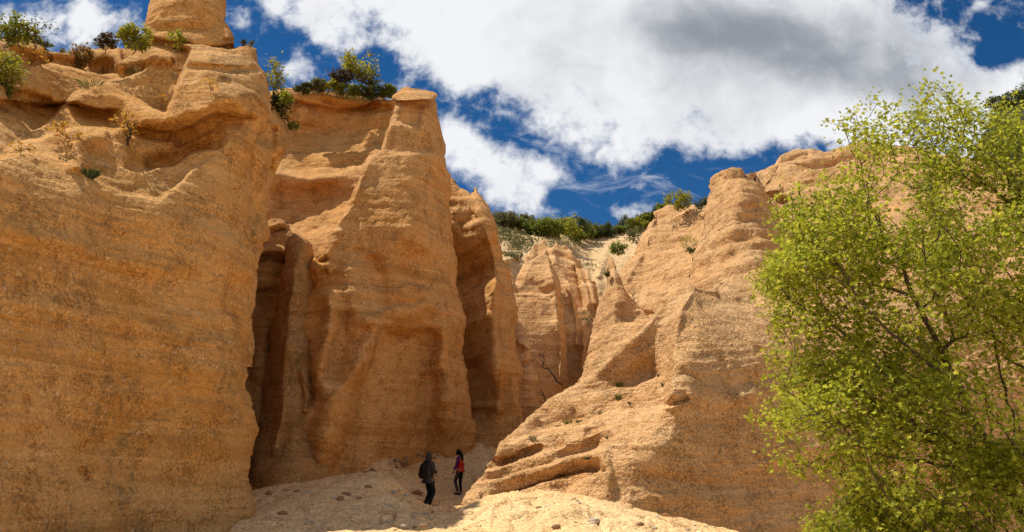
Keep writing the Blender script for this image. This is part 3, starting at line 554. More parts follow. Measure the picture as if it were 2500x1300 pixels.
spur = rock('rock_spur', M_RIGHT,
  left=[(1140,1330),(1130,1225),(1180,1150),(1215,1085),(1265,1040),(1300,1010),(1340,975),(1400,945),(1440,925),(1500,870),(1560,820),(1600,770),(1620,720),(1640,692)],
  right=[(2750,1420),(2750,1000),(2750,640)],
  top=[(1640,692),(1680,690),(1720,700),(1780,690),(1850,660),(1950,640),(2100,620),(2400,630),(2750,640)],
  bottom=[(1140,1330),(1300,1330),(1500,1390),(1750,1420),(2100,1440),(2750,1420)],
  depth=[(1140,1290,21.5),(1300,1300,20.8),(1480,1300,20.2),(1650,1300,20.9),(1900,1300,22.2),(2300,1400,24),(2700,1400,26),(1200,1200,22.7),(1350,1200,21.9),(1480,1200,20.9),(1600,1200,21.2),(1850,1200,22.7),(2200,1200,24.6),
         (1230,1110,23.6),(1350,1110,22.6),(1480,1100,21.7),(1560,1090,21.5),(1700,1060,22.3),(1900,1050,23.6),(2200,1050,25.2),(1330,1010,26.4),(1440,1000,25.2),(1560,995,23.7),(1645,985,22.2),(1720,1000,22.7),(1900,960,24.2),(2200,960,26),(2700,1000,28),
         (1440,952,26.4),(1540,935,26.0),(1600,912,25.8),(1648,960,22.5),(1662,890,23.1),(1720,880,23.4),(1850,860,24.6),(2200,860,26.6),(1440,930,26.5),(1500,870,26.3),(1520,905,26.1),(1560,820,26.0),(1570,870,25.8),(1600,845,25.85),(1600,785,26.1),(1625,800,25.8),(1625,850,25.4),(1635,740,26.4),(1664,830,24.4),(1668,770,25.2),(1690,730,25.9),(1720,780,24.9),(1850,770,26.4),(2200,760,28.2),
         (1640,715,27.0),(1690,705,26.6),(1740,720,26.8),(1850,690,28.6),(2100,660,30),(2700,680,31)],
  feats=[('crest',[(1700,700),(1662,760),(1650,850),(1642,960),(1610,1000)],20,-.8),('crest',[(1450,925),(1500,876),(1560,822),(1600,776),(1625,730),(1650,700)],10,-.35),('ridge',[(1480,920),(1540,880),(1600,850)],14,-.12),
         
         ('ledge',[(1180,1104),(1230,1080),(1290,1060),(1330,1050),(1400,1033),(1440,1028)],5,.75,40),('ledge',[(1320,1080),(1290,1092),(1240,1112),(1185,1120)],9,.4,26),
         ('ledge',[(1290,1076),(1340,1062),(1390,1052),(1430,1036),(1490,1006),(1580,1000),(1650,984)],5,.75,44),
         ('ledge',[(1150,1150),(1200,1146),(1260,1120),(1310,1104),(1380,1092)],5,.8,40),('ledge',[(1140,1190),(1200,1176),(1260,1156),(1340,1138),(1380,1118),(1430,1108),(1490,1078)],5,.85,40),
         ('ledge',[(1360,1122),(1420,1106),(1470,1086),(1500,1070)],5,.6,30),('ledge',[(1440,1150),(1380,1160),(1320,1172),(1250,1196)],9,.3,28),
         ('ledge',[(1200,1226),(1270,1196),(1340,1180),(1420,1160),(1480,1150)],5,.7,36),
         ('ledge',[(1430,1062),(1480,1042),(1540,1022),(1570,1030)],5,.5,26),('ledge',[(1480,1085),(1478,1130),(1490,1180),(1480,1240)],16,.25,100),
         ('ledge',[(1360,1222),(1420,1182),(1470,1162),(1490,1156)],6,.5,40),('ledge',[(1560,1010),(1600,1000),(1650,988),(1690,975)],5,.35,30),
         ('ridge',[(1180,1220),(1130,1225)],16,-.3),('ridge',[(1560,1160),(1700,1180),(1850,1190)],16,.12),('ridge',[(1500,1230),(1650,1215),(1850,1240)],16,-.1),('ledge',[(1700,760),(1780,745),(1860,740)],8,.3,30),
         ('ridge',[(1650,900),(1700,930),(1800,940),(1900,920)],20,.2),('ridge',[(1760,1080),(1755,1110)],4,.08),('ridge',[(1720,1000),(1850,960)],18,-.15),('ledge',[(1640,725),(1700,710),(1760,720)],10,-.4,40)],
  thick=8, rl=.3, rr=.5, rt=.8, amp=.75, lump=.38, bed=.8, flute=.1, dip=(-.18,0), seed=55, step=3.0, edge=5)
tag(spur, 'massive orange rock spur at the right with sunlit ledges running down to the two hikers', 'rock spur')
# dark wooded hill far to the right
M_WOODH = plain('dark_hill_earth', (.05, .06, .03))
hill2 = rock('hill', M_WOODH, left=[(2330,900),(2370,420),(2420,292)], right=[(3000,900),(3000,120)], top=[(2420,292),(2450,262),(2500,240),(2600,200),(3000,120)],
  depth=[(2300,800,70),(3000,800,60),(2400,320,110),(2500,260,118),(2800,300,105),(3000,140,115)], thick=20, rl=3, rr=1, rt=3, amp=2, lump=2, seed=61, step=8, edge=4)
tag(hill2, kind='structure')
# ------------------------------------------------------------------ vegetation
def leaf_mat(name, cols, trans=.45, rough=.6):
    m = bpy.data.materials.new(name); m.use_nodes = True; n = NT(m.node_tree); n.n.clear()
    g = n.new('ShaderNodeNewGeometry'); r = n.new('ShaderNodeValToRGB'); n.put(r.inputs[0], g.outputs['Random Per Island'])
    e = r.color_ramp.elements
    while len(e) < len(cols): e.new(.5)
    for i, c in enumerate(cols): e[i].position = i / max(1, len(cols) - 1); e[i].color = (*c, 1)
    d = n.new('ShaderNodeBsdfPrincipled'); d.inputs['Roughness'].default_value = rough; d.inputs['Specular IOR Level'].default_value = .25; n.put(d.inputs['Base Color'], r.outputs[0])
    t = n.new('ShaderNodeBsdfTranslucent'); hv = n.new('ShaderNodeHueSaturation'); hv.inputs['Value'].default_value = 1.5; hv.inputs['Hue'].default_value = .485; n.put(hv.inputs['Color'], r.outputs[0]); n.put(t.inputs[0], hv.outputs[0])
    x = n.new('ShaderNodeMixShader'); x.inputs[0].default_value = trans; n.l.new(d.outputs[0], x.inputs[1]); n.l.new(t.outputs[0], x.inputs[2])
    o = n.new('ShaderNodeOutputMaterial'); n.l.new(x.outputs[0], o.inputs[0]); return m
LF = dict(maple=leaf_mat('maple_leaf', [(.16,.21,.014), (.27,.315,.02), (.43,.45,.055), (.20,.25,.015)], .5),
          bright=leaf_mat('bright_leaf', [(.16,.19,.015), (.24,.25,.02), (.31,.29,.03)]),
          mid=leaf_mat('green_leaf', [(.10,.135,.018), (.16,.19,.026), (.12,.145,.022)]),
          dark=leaf_mat('dark_leaf', [(.042,.06,.018), (.07,.09,.026), (.09,.10,.03)]),
          olive=leaf_mat('olive_leaf', [(.10,.10,.035), (.15,.14,.05), (.08,.09,.03)]),
          yellow=leaf_mat('yellow_leaf', [(.45,.25,.03), (.38,.26,.03), (.50,.22,.04)], .4),
          orange=leaf_mat('rusty_leaf', [(.30,.13,.03), (.24,.15,.03), (.14,.13,.025)], .4),
          red=leaf_mat('reddish_leaf', [(.07,.035,.02), (.05,.05,.02), (.10,.05,.025)], .3),
          straw=leaf_mat('dry_grass', [(.34,.27,.12), (.28,.24,.09), (.22,.22,.07)], .3))
M_BARK = plain('bark', (.12, .09, .066), .9, .45, 12); M_TWIG = plain('grey_twig', (.20, .165, .13), .9, .35, 20); M_DEAD = plain('dead_wood', (.09, .06, .042), .9, .5, 15)
a_ = np.linspace(0, 2 * np.pi, 11)[:-1]
MAPLE = np.stack([np.sin(a_) * np.where(np.arange(10) % 2 == 0, 1.0, .48), np.cos(a_) * np.where(np.arange(10) % 2 == 0, 1.0, .48) + .55, -.25 * np.abs(np.sin(a_))], -1) * .55
OVAL = np.array([[0, 0, 0], [.30, .35, -.06], [.26, .75, -.04], [0, 1.05, -.12], [-.26, .75, -.04], [-.30, .35, -.06]])
NEEDLE = np.array([[-.06, 0, 0], [.06, 0, 0], [.05, .6, .02], [0, 1.2, .0], [-.05, .6, .02]])
def rand_rot(n, up=.5):
    z = rng.normal(size=(n, 3)); z[:, 2] = np.abs(z[:, 2]) + up; z /= np.linalg.norm(z, axis=1, keepdims=True)
    t = rng.normal(size=(n, 3)); x = np.cross(t, z); x /= np.linalg.norm(x, axis=1, keepdims=True) + 1e-9
    return np.stack([x, np.cross(z, x), z], -1)
def leaf_geo(pos, size, tmpl, up=.4):
    n = len(pos); M = rand_rot(n, up); s = size * rng.uniform(.5, 1.35, n)
    v = np.einsum('nij,kj->nki', M, tmpl) * s[:, None, None] + pos[:, None]
    return v.reshape(-1, 3), np.arange(n * len(tmpl)).reshape(n, -1)
def grow(root, seeds, targets, alpha=.35, maxseg=.35, jit=.06):
    """joins the points into one branching skeleton: every point hangs on the cheapest node already there"""
    pos = [np.array(root, float)]; par = [-1]; pl = [0.]
    def add(p, k):
        d = np.linalg.norm(p - pos[k]); m = max(1, int(d / maxseg)); q0 = pos[k]
        for i in range(1, m + 1):
            q = q0 + (p - q0) * i / m
            if i < m: q = q + rng.normal(size=3) * jit * d / m + np.array([0, 0, -.03 * d * math.sin(math.pi * i / m)])
            pos.append(q); par.append(k); pl.append(pl[k] + d / m); k = len(pos) - 1
        return k
    for chain in seeds:
        k = int(np.argmin([np.linalg.norm(q - chain[0]) for q in pos]))
        for p in chain: k = add(np.array(p, float), k)
    tips = []
    cap = len(pos) + len(targets) * 12; A = np.zeros((cap, 3)); Lp = np.zeros(cap); nA = len(pos); A[:nA] = pos; Lp[:nA] = pl
    for p in targets[np.argsort(np.linalg.norm(targets - root, axis=1))]:
        if nA + 40 > len(A): A = np.concatenate([A, np.zeros((cap, 3))]); Lp = np.concatenate([Lp, np.zeros(cap)])
        k = int(np.argmin(np.linalg.norm(A[:nA] - p, axis=1) * 1.0 + alpha * Lp[:nA]))
        k = add(p, k); tips.append(k)
        A[nA:len(pos)] = pos[nA:]; Lp[nA:len(pos)] = pl[nA:]; nA = len(pos)
    return np.array(pos), np.array(par), np.array(tips)
def tubes(pos, par, r0, rmax, expo=.5, sides=5):
    n = len(pos); cnt = np.zeros(n); ch = np.bincount(par[1:], minlength=n); cnt[ch == 0] = 1
    for i in range(n - 1, 0, -1): cnt[par[i]] += cnt[i]
    r = np.minimum(r0 * cnt ** expo, rmax); V, Fs = [], []; off = 0
    a = np.linspace(0, 2 * np.pi, sides, endpoint=False)
    c = np.arange(1, n); p0, p1 = pos[par[c]], pos[c]; d = p1 - p0; d /= np.linalg.norm(d, axis=1, keepdims=True) + 1e-9
    up = np.where(np.abs(d[:, 2:3]) > .9, [[1., 0, 0]], [[0, 0, 1.]]); x = np.cross(up, d); x /= np.linalg.norm(x, axis=1, keepdims=True) + 1e-9; y = np.cross(d, x)
    ring = x[:, None] * np.cos(a)[None, :, None] + y[:, None] * np.sin(a)[None, :, None]
    ra = np.minimum(r[par[c]], r[c] * 1.35); A = p0[:, None] + ring * ra[:, None, None]; B = p1[:, None] + ring * r[c][:, None, None]
    V = np.stack([A, B], 1).reshape(-1, 3); base = np.arange(len(c))[:, None] * 2 * sides; j = np.arange(sides); j2 = (j + 1) % sides
    F4 = np.stack([base + j, base + j2, base + sides + j2, base + sides + j], -1).reshape(-1, 4)
    return V, F4
def blob_targets(base, h, w, n, lean=(0, 0), flat=1.0, lo=.25, shape='round', dy=.8):
    """points filling an uneven crown of height h and width w above base"""
    out = []; ph = rng.uniform(0, 50)
    while len(out) < n:
        p = rng.uniform(-1, 1, 3)
        if (p ** 2).sum() > 1: continue
        t = (p[2] + 1) / 2
        if shape == 'cone': p[:2] *= (1.1 - t)
        if shape == 'fan': p[:2] *= (.25 + .95 * t)
        q = np.array([p[0] * w / 2 + lean[0] * t * h, p[1] * w / 2 * dy + lean[1] * t * h, h * (lo + (1 - lo) * t)])
        if vnoise((q / max(h, w) * 4 + ph)[None], 3)[0] < -.18: continue
        out.append(q + base)
    return np.array(out)
def plant(name, label, cat, base, h, w, n, leaf, lsize, per=8, spread=.12, trunk=.02, tmpl=OVAL, group=None, lean=(0, 0), lo=.08, shape='round', alpha=.3, bark=None, stems=1, up=.4, dy=.8, r0=.004):
    base = np.array(base, float); root = bpy.data.objects.new(name, None); root.empty_display_size = .2; root.location = base.tolist(); link(root); tag(root, label, cat, group)
    tg = blob_targets(base, h, w, n, lean, 1, lo, shape, dy)
    seeds = [[base + np.array([rng.normal() * w * .08, rng.normal() * w * .08, h * .12]), base + np.array([rng.normal() * w * .16 + lean[0] * h * .4, rng.normal() * w * .1, h * .42])] for _ in range(stems)]
    pos, par, tips = grow(base - np.array([0, 0, .15]), seeds, tg, alpha, maxseg=max(.08, h * .12), jit=.15)
    V, F4 = tubes(pos, par, r0, trunk); t_ = mesh_np('trunk', V - base, F4, bark or M_BARK, root)
    if per > 0:
        lp = np.repeat(pos[tips], per, 0) + rng.normal(size=(len(tips) * per, 3)) * spread
        lv, lf = leaf_geo(lp, lsize, tmpl, up); mesh_np('crown', lv - base, lf, LF[leaf], root, smooth=False)
    return root
def tuft(label, base, h, w, n, leaf, name='grass_tuft', cat='grass tuft', group=None, droop=.5):
    base = np.array(base, float); n = int(n * 1.7); a = rng.uniform(0, 2 * np.pi, n); r = np.sqrt(rng.uniform(0, 1, n)) * w * .35
    p0 = np.stack([np.cos(a) * r, np.sin(a) * r * .7, -.06 + 0 * a], -1); ln = h * rng.uniform(.5, 1.1, n); out = rng.uniform(.1, 1, n) * w * .5
    p1 = p0 + np.stack([np.cos(a) * out * .4, np.sin(a) * out * .4, ln * .65], -1); p2 = p0 + np.stack([np.cos(a) * out, np.sin(a) * out, ln * (1 - droop * rng.uniform(0, .8, n))], -1)
    b = rng.uniform(0, np.pi, n); sdv = np.stack([np.cos(b), np.sin(b), 0 * b], -1) * (.004 + .007 * h)
    V = np.stack([p0 - sdv, p0 + sdv, p1 + sdv * .7, p2, p1 - sdv * .7], 1).reshape(-1, 3)
    o = mesh_np(name, V, np.arange(5 * n).reshape(n, 5), LF[leaf], smooth=False); o.location = base.tolist(); tag(o, label, cat, group); return o
def mpx(Y): return Y / F
# --- the big maple at the right
OUT = [(2092,226),(2135,232),(2160,262),(2205,262),(2240,262),(2262,185),(2300,205),(2345,215),(2392,222),(2420,270),(2520,250),(2660,290),(2800,460),(2880,800),(2850,1150),(2740,1420),(1985,1420),(1972,1290),(2020,1235),(2085,1185),(2010,1150),(1925,1185),(1930,1150),(1828,1136),(1900,1112),(1965,1085),
       (1870,1055),(1828,1028),(1905,975),(1872,880),(1902,830),(1845,700),(1868,640),(1935,600),(1900,540),(1885,492),(1945,455),(1985,505),(2012,432),(2065,410),(2030,300),(2065,275)]
def inside(poly, x, y):
    c = False
    for i in range(len(poly)):
        x0, y0 = poly[i - 1]; x1, y1 = poly[i]
        if (y0 > y) != (y1 > y) and x < (x1 - x0) * (y - y0) / (y1 - y0) + x0: c = not c
    return c
mroot = np.array([*at(2600, 1400, 13.6)[:2], 0.]); mroot[2] = float(ground_z(mroot[0], mroot[1])) - .05
mt = []
while len(mt) < 5000:
    x, y = rng.uniform(1820, 2890), rng.uniform(180, 1420)
    if not inside(OUT, x, y): continue
    Yd = 13.2 + rng.normal() * .8
    if abs(Yd - 13.2) > 2.2: continue
    p = at(x, y, Yd)
    dn = vnoise((p * 1.15)[None], 77)[0] + .5 * vnoise((p * 2.6)[None], 78)[0]
    edge_ = x < 2060 or y < 420
    if dn < (.0 if edge_ else -.10): continue
    if y < 400 and rng.uniform() < .2: continue
    mt.append(p)
mt = np.array(mt)
limb = lambda *q: [at(*w) for w in q]
seeds = [limb((2600,1300,13.6),(2680,1050,13.5),(2740,820,13.4),(2760,600,13.4)), limb((2540,1330,13.5),(2480,1230,13.4),(2440,1165,13.3),(2390,1050,13.3),(2330,930,13.2),(2280,820,13.1),(2215,690,13.0),(2150,560,12.9),(2105,430,12.9),(2085,330,12.9)),
         limb((2440,1165,13.3),(2330,1140,12.9),(2230,1125,12.7),(2150,1110,12.6),(2080,1070,12.5),(2020,1010,12.4),(1960,940,12.4)),
         limb((2330,930,13.2),(2220,850,12.6),(2120,760,12.4),(2050,650,12.3),(1990,570,12.3),(1945,500,12.3)),
         limb((2480,1230,13.4),(2475,1040,13.9),(2430,850,14.0),(2390,650,14.1),(2330,480,14.1),(2300,330,14.1),(2280,230,14.1)),
         limb((2600,1300,13.6),(2600,1000,13.6),(2560,700,13.5),(2500,500,13.4),(2440,350,13.3)),
         limb((2230,1125,12.7),(2120,1180,12.3),(2040,1230,12.2)),
         limb((2390,1050,13.3),(2300,960,13.9),(2180,900,14.1),(2060,830,14.1),(1960,740,14.1))]
pos, par, tips = grow(mroot - np.array([0, 0, .3]), seeds, mt, .42, .22, .10)
V, F4 = tubes(pos, par, .0042, .12, .46, 6)
maple = bpy.data.objects.new('maple_tree', None); maple.location = mroot.tolist(); link(maple)
tag(maple, 'large bright green maple tree with open leafy branches in the right foreground', 'tree')
mesh_np('trunk', V - mroot, F4, M_BARK, maple)
lp = np.repeat(pos[tips], 14, 0) + rng.normal(size=(len(tips) * 14, 3)) * [.13, .13, .11]
lp = np.concatenate([lp, np.repeat(pos[par[tips]], 4, 0) + rng.normal(size=(len(tips) * 4, 3)) * .09])
lv, lf = leaf_geo(lp, .077, MAPLE, .35)
mesh_np('crown', lv - mroot, lf, LF['maple'], maple, smooth=False)

# --- on the left cliff
sa = surf_at
def pl(label, px, py, Y, hp, wp, n, leaf, name='bush', cat='bush', lpx=6, per=8, on=None, **kw):
    """size in picture pixels at its own distance"""
    b = sa(on, px, py) + np.array([0, -.12, 0]) if on else at(px, py, Y); m = b[1] / F
    kw.setdefault('spread', hp * m * .07); kw.setdefault('trunk', max(.008, hp * m * .02)); kw.setdefault('r0', max(.0025, .6 * m * .25))
    return plant(name, label, cat, b, hp * m, wp * m, n, leaf, lpx * m, per, **kw)
LC = 'rock_cliff'
pl('leaning green shrub at the far left edge of the cliff top', 15, 118, 18.6, 110, 100, 90, 'mid', lpx=8, per=8, shape='fan', bark=M_TWIG)
pl('nearly bare dark shrub with spreading twigs on the far left cliff top', 85, 110, 19.0, 80, 130, 90, 'dark', lpx=6, per=3, shape='fan', bark=M_DEAD, stems=3)
pl('low olive bush beside the bare shrub on the left cliff top', 50, 106, 18.8, 52, 100, 110, 'bright', lpx=7)
pl('small reddish bush on the skyline left of the bright green one', 258, 120, 20.2, 50, 50, 60, 'red', lpx=9, per=7)
pl('bright green bush growing against the foot of the square rock tower', 325, 122, 20.2, 72, 92, 160, 'bright', lpx=8, per=9, stems=3)
pl('thin green sapling in front of the square rock tower', 430, 142, 0, 74, 52, 60, 'bright', 'sapling', 'sapling', lpx=7, per=6, on=LC)
pl('rusty orange and green bush hanging in a cleft of the upper left ledges', 200, 172, 0, 66, 60, 110, 'orange', lpx=7, per=7, on=LC)
pl('yellow leaved twigs arching over the upper left ledge', 80, 160, 0, 44, 84, 50, 'yellow', 'sapling', 'sapling', lpx=7, per=5, on=LC, bark=M_DEAD)
pl('yellow-green bush hanging at the left edge of the picture', 18, 215, 0, 100, 90, 160, 'bright', lpx=8, per=7, on=LC)
pl('dark green bush under the yellow-green one at the left edge of the picture', 8, 248, 0, 50, 64, 110, 'mid', lpx=7, per=8, on=LC)
pl('gnarled dead shrub with a few yellow leaves in the middle of the left ledges', 318, 350, 0, 84, 110, 44, 'yellow', 'dead_shrub', 'shrub', lpx=8, per=3, on=LC, shape='fan', bark=M_DEAD, stems=3, r0=.006, trunk=.05)
pl('row of yellow leaved twigs left of the gnarled dead shrub', 165, 345, 0, 40, 96, 50, 'yellow', 'sapling', 'sapling', lpx=7, per=5, on=LC, bark=M_DEAD)
pl('tiny yellow seedling above the long overhang of the left cliff', 400, 268, 0, 38, 40, 22, 'yellow', 'sapling', 'sapling', lpx=6, per=3, on=LC, bark=M_DEAD)
pl('tiny orange seedling on the ledge near the right edge of the left cliff', 520, 232, 0, 36, 48, 26, 'yellow', 'sapling', 'sapling', lpx=6, per=3, on=LC, bark=M_DEAD)
pl('small yellow seedling in the dark recess of the upper left ledges', 105, 248, 0, 38, 44, 24, 'yellow', 'sapling', 'sapling', lpx=6, per=3, on=LC, bark=M_DEAD)
pl('low yellow leaved twigs at the left end of the main ledge', 60, 374, 0, 26, 66, 30, 'yellow', 'sapling', 'sapling', lpx=6, per=4, on=LC, bark=M_DEAD)
for lab, px, py, h, w, n, lf_ in [('pale dry grass tuft on the broad upper left ledge', 225, 214, 34, 80, 90, 'straw'), ('short dry grass tuft below the square rock tower', 325, 182, 28, 60, 60, 'straw'),
        ('dark hanging grass tuft on the main ledge of the left cliff', 216, 428, 40, 50, 90, 'dark'), ('small dark grass tuft left of the dark hanging tuft', 155, 388, 18, 26, 30, 'dark'),
        ('green grass tuft above the left end of the long overhang', 445, 258, 22, 44, 40, 'olive'), ('small green tuft on the lit rib of the left cliff', 128, 262, 20, 34, 36, 'mid'), ('pale grass strip on the skyline ledge left of the reddish bush', 255, 178, 20, 46, 40, 'olive')]:
    b = sa(LC, px, py); m = b[1] / F; tuft(lab, b, h * m, w * m, n, lf_)
# --- gap right of the left cliff and the amphitheatre rim
pl('slender light green tree rising beside the right edge of the left cliff', 672, 235, 22.5, 112, 84, 80, 'bright', 'small_tree', 'tree', lpx=7, per=6, shape='fan', trunk=.05, stems=2)
pl('dark green bush hanging at the right edge of the left cliff', 684, 292, 22.0, 84, 62, 150, 'dark', lpx=7, per=9, lo=0)
pl('yellow-green spray of leaves in front of the dark hanging bush', 696, 262, 21.6, 50, 34, 36, 'bright', lpx=7, per=7, lo=0)
pl('small mossy green cushion below the dark hanging bush', 716, 318, 21.8, 26, 34, 50, 'mid', lpx=5, per=7, lo=0)
pl('yellow-green tree with several thin stems on the rim of the rock amphitheatre', 878, 214, 39.4, 98, 128, 150, 'bright', 'small_tree', 'tree', lpx=8, per=7, shape='fan', trunk=.07, stems=6, lo=.2)
pl('dark brownish bush left of the yellow-green tree on the rim', 832, 208, 39.2, 46, 66, 80, 'red', lpx=8, per=7)
pl('low olive bush right of the yellow-green tree on the rim', 905, 212, 39.2, 38, 60, 60, 'olive', lpx=7, per=7)
for i, (lab, px, py, h, w, lf_) in enumerate([('dark low bush at the left end of the rim hedge', 740, 222, 18, 56, 'dark'), ('grey-green low bush, second from the left in the rim hedge', 778, 222, 34, 50, 'olive'), ('yellowish low bush in the rim hedge below the brownish bush', 815, 226, 32, 56, 'bright'),
        ('mossy overhanging cushion below the stems of the rim tree', 860, 234, 26, 90, 'mid'), ('dark green overhanging bush right of centre in the rim hedge', 912, 240, 32, 80, 'dark'), ('dark bush with sparse twigs at the right end of the rim hedge', 948, 236, 34, 44, 'mid')]):
    pl(lab, px, py, 39.0, h, w, 110, lf_, lpx=6, per=9, lo=0, group='bushes along the rim of the amphitheatre')
# --- skyline of the hillside
HG = 'bushes along the skyline of the pale hillside'
for lab, px, py, Y, h, w, lf_, nm in [
        ('dry grey-green bush touching the pointed pillar on the skyline', 1228, 552, 70, 32, 60, 'olive', 'bush'), ('dry grey-green bush, second from the pointed pillar on the skyline', 1275, 556, 74, 26, 60, 'olive', 'bush'),
        ('olive bush left of the bright green bush on the skyline', 1312, 574, 78, 34, 60, 'mid', 'bush'), ('bright green bush in the middle of the skyline hedge', 1366, 586, 77, 48, 90, 'bright', 'bush'), ('dark bush behind the bright green bush of the skyline', 1402, 572, 84, 36, 60, 'dark', 'bush'),
        ('olive bush right of the bright green bush, reaching down the slope', 1400, 588, 78, 36, 56, 'mid', 'bush'), ('dark rounded bush at the low point of the skyline', 1440, 582, 88, 32, 52, 'dark', 'bush'), ('mid green bush right of the dark rounded one at the low point', 1462, 580, 88, 24, 46, 'mid', 'bush'),
        ('dark little conifer at the low point of the skyline', 1486, 580, 88, 32, 36, 'dark', 'conifer'), ('tall dark conifer where the skyline rises again', 1528, 568, 88, 36, 44, 'dark', 'conifer'), ('green bush right of the tall dark conifer', 1552, 566, 86, 28, 44, 'mid', 'bush'),
        ('low green bush between the two dry bushes on the skyline', 1252, 556, 74, 20, 56, 'mid', 'bush'), ('low green bush left of the olive one on the skyline', 1296, 566, 76, 26, 50, 'olive', 'bush'), ('green bush filling the hedge left of the bright one', 1340, 580, 78, 38, 56, 'mid', 'bush'),
        ('mid green bush between the bright and the dark rounded bush', 1422, 584, 80, 32, 50, 'mid', 'bush'), ('small bush behind the tall dark conifer', 1508, 576, 88, 22, 44, 'mid', 'bush'), ('small light bush on the rising skyline', 1566, 560, 80, 24, 40, 'bright', 'bush'), ('dark low bush just below the conifer tip', 1592, 544, 78, 20, 40, 'mid', 'bush'),
        ('yellow-green bush where the skyline meets the right slope', 1578, 552, 80, 26, 44, 'olive', 'bush'), ('dark conifer tip above the left shoulder of the right slope', 1604, 536, 76, 30, 32, 'dark', 'conifer'), ('green bush on the left shoulder of the right slope', 1622, 522, 70, 22, 36, 'mid', 'bush')]:
    b_ = sa('hillside', px, py); Y = b_[1] - .8
    pl(lab, px, py, Y, h * 1.2, w * 1.35, 110, lf_, nm, 'conifer' if nm == 'conifer' else 'bush', lpx=5.2, per=18, lo=0, group=HG, shape='cone' if nm == 'conifer' else 'round', tmpl=NEEDLE if nm == 'conifer' else OVAL, spread=h * Y / F * .10)
pl('grey-green bush at the top of the gully between slope and ridge', 1556, 596, 70, 46, 60, 80, 'olive', lpx=4.5, per=10, lo=0)
pl('round green bush on the pale slope above the spire', 1510, 622, 66, 34, 48, 90, 'mid', lpx=4.5, per=10, lo=0)
pl('yellow-green bush on top of the sunlit right slope', 1656, 512, 52, 52, 72, 130, 'bright', lpx=5, per=10, stems=6, lo=0)
pl('black-green bush in the notch between the slope and the tall knoll', 1712, 520, 54, 40, 56, 90, 'dark', lpx=5, per=10, lo=0)
pl('dry bare bush on the ledge of the sunlit right slope', 1652, 560, 0, 32, 46, 40, 'olive', 'dry_bush', 'bush', lpx=3, per=2, on='rock_ridge', bark=M_TWIG, stems=4)
pl('thin yellowish bush in the dark gully left of the pale spire', 1436, 800, 41, 56, 44, 40, 'olive', lpx=5, per=3, shape='fan', bark=M_TWIG, stems=4)
pl('bare twiggy shrub right of the pale spire', 1546, 728, 0, 40, 50, 26, 'olive', 'dead_shrub', 'shrub', per=0, on='rock_ridge', bark=M_DEAD, stems=3, r0=.008)
pl('dry twigs on the skyline at the top of the high ridge', 1912, 392, 43.6, 24, 40, 20, 'straw', 'dry_bush', 'bush', lpx=4, per=1, bark=M_TWIG, stems=4)
pl('small dark bush beside the tip of the pale spire', 1482, 676, 38.6, 14, 16, 24, 'dark', lpx=4, per=8, lo=0)
pl('dark tuft of leaves below the yellow-green grass of the right slope', 1690, 622, 0, 16, 30, 24, 'dark', lpx=4.5, per=8, lo=0, on='rock_ridge')
pl('yellow-green grassy bush in the hollow of the right slope', 1682, 610, 0, 38, 56, 90, 'bright', 'grassy_bush', 'bush', lpx=5, per=9, lo=0, on='rock_ridge', tmpl=NEEDLE, up=1.2)
for lab, px, py, h, w, lf_, on in [
        ('bright green plant on the sunlit ledges right of the hikers', 1386, 1032, 22, 26, 'mid', 'rock_spur'), ('small green plant high on the sunlit shelf', 1512, 972, 18, 18, 'mid', 'rock_spur'), ('small green plant at the shaded foot of the gravelly face', 1510, 940, 18, 18, 'mid', 'rock_spur'),
        ('grey-green tuft on the tip of the upper ledge', 1300, 1072, 18, 24, 'olive', 'rock_spur'), ('dry tuft left of the bright green plant', 1365, 1040, 12, 16, 'olive', 'rock_spur'), ('dry tuft right of the bright green plant', 1412, 1030, 16, 18, 'olive', 'rock_spur'),
        ('brown tuft in the middle of the sunlit shelf', 1470, 1004, 14, 26, 'straw', 'rock_spur'), ('brown tuft at the upper right of the sunlit shelf', 1620, 938, 14, 20, 'olive', 'rock_spur'), ('dark little tuft near the right end of the shelf', 1612, 916, 10, 14, 'dark', 'rock_spur'), ('green tuft in the corner of the lower ledges', 1480, 1064, 12, 30, 'olive', 'rock_spur'),
        ('dark tuft under the lower ledge', 1402, 1152, 14, 16, 'dark', 'rock_spur'), ('dark tuft on the lip of the middle ledge', 1430, 1116, 12, 22, 'olive', 'rock_spur'), ('brown tuft near the middle of the shelf', 1543, 968, 12, 16, 'straw', 'rock_spur'), ('little dry tuft at the right of the shelf', 1540, 986, 10, 12, 'olive', 'rock_spur')]:
    b = sa(on, px, py); m = b[1] / F; tuft(lab, b + np.array([0, -.05, -.03]), h * m, w * m, 46, lf_, group='small plants on the sunlit ledges')
for k_ in range(26):      # ragged dry grass on the cliff tops
    px = rng.uniform(10, 600) if k_ < 15 else rng.uniform(720, 955)
    if 345 < px < 580 and k_ < 15: continue
    if k_ < 15: b = sa(LC, px, 60); lab = 'short dry grass tuft along the skyline of the left cliff'; gg = 'grass tufts on the left skyline'
    else: b = sa('rock_amphitheatre', px, 200); lab = 'grass tuft hanging over the rim of the rock amphitheatre'; gg = 'grass tufts on the amphitheatre rim'
    m = b[1] / F; tuft(lab, b + np.array([0, -.05, 0]), rng.uniform(12, 26) * m, rng.uniform(30, 50) * m, 60, ['straw', 'olive', 'mid'][k_ % 3], group=gg, droop=.8)
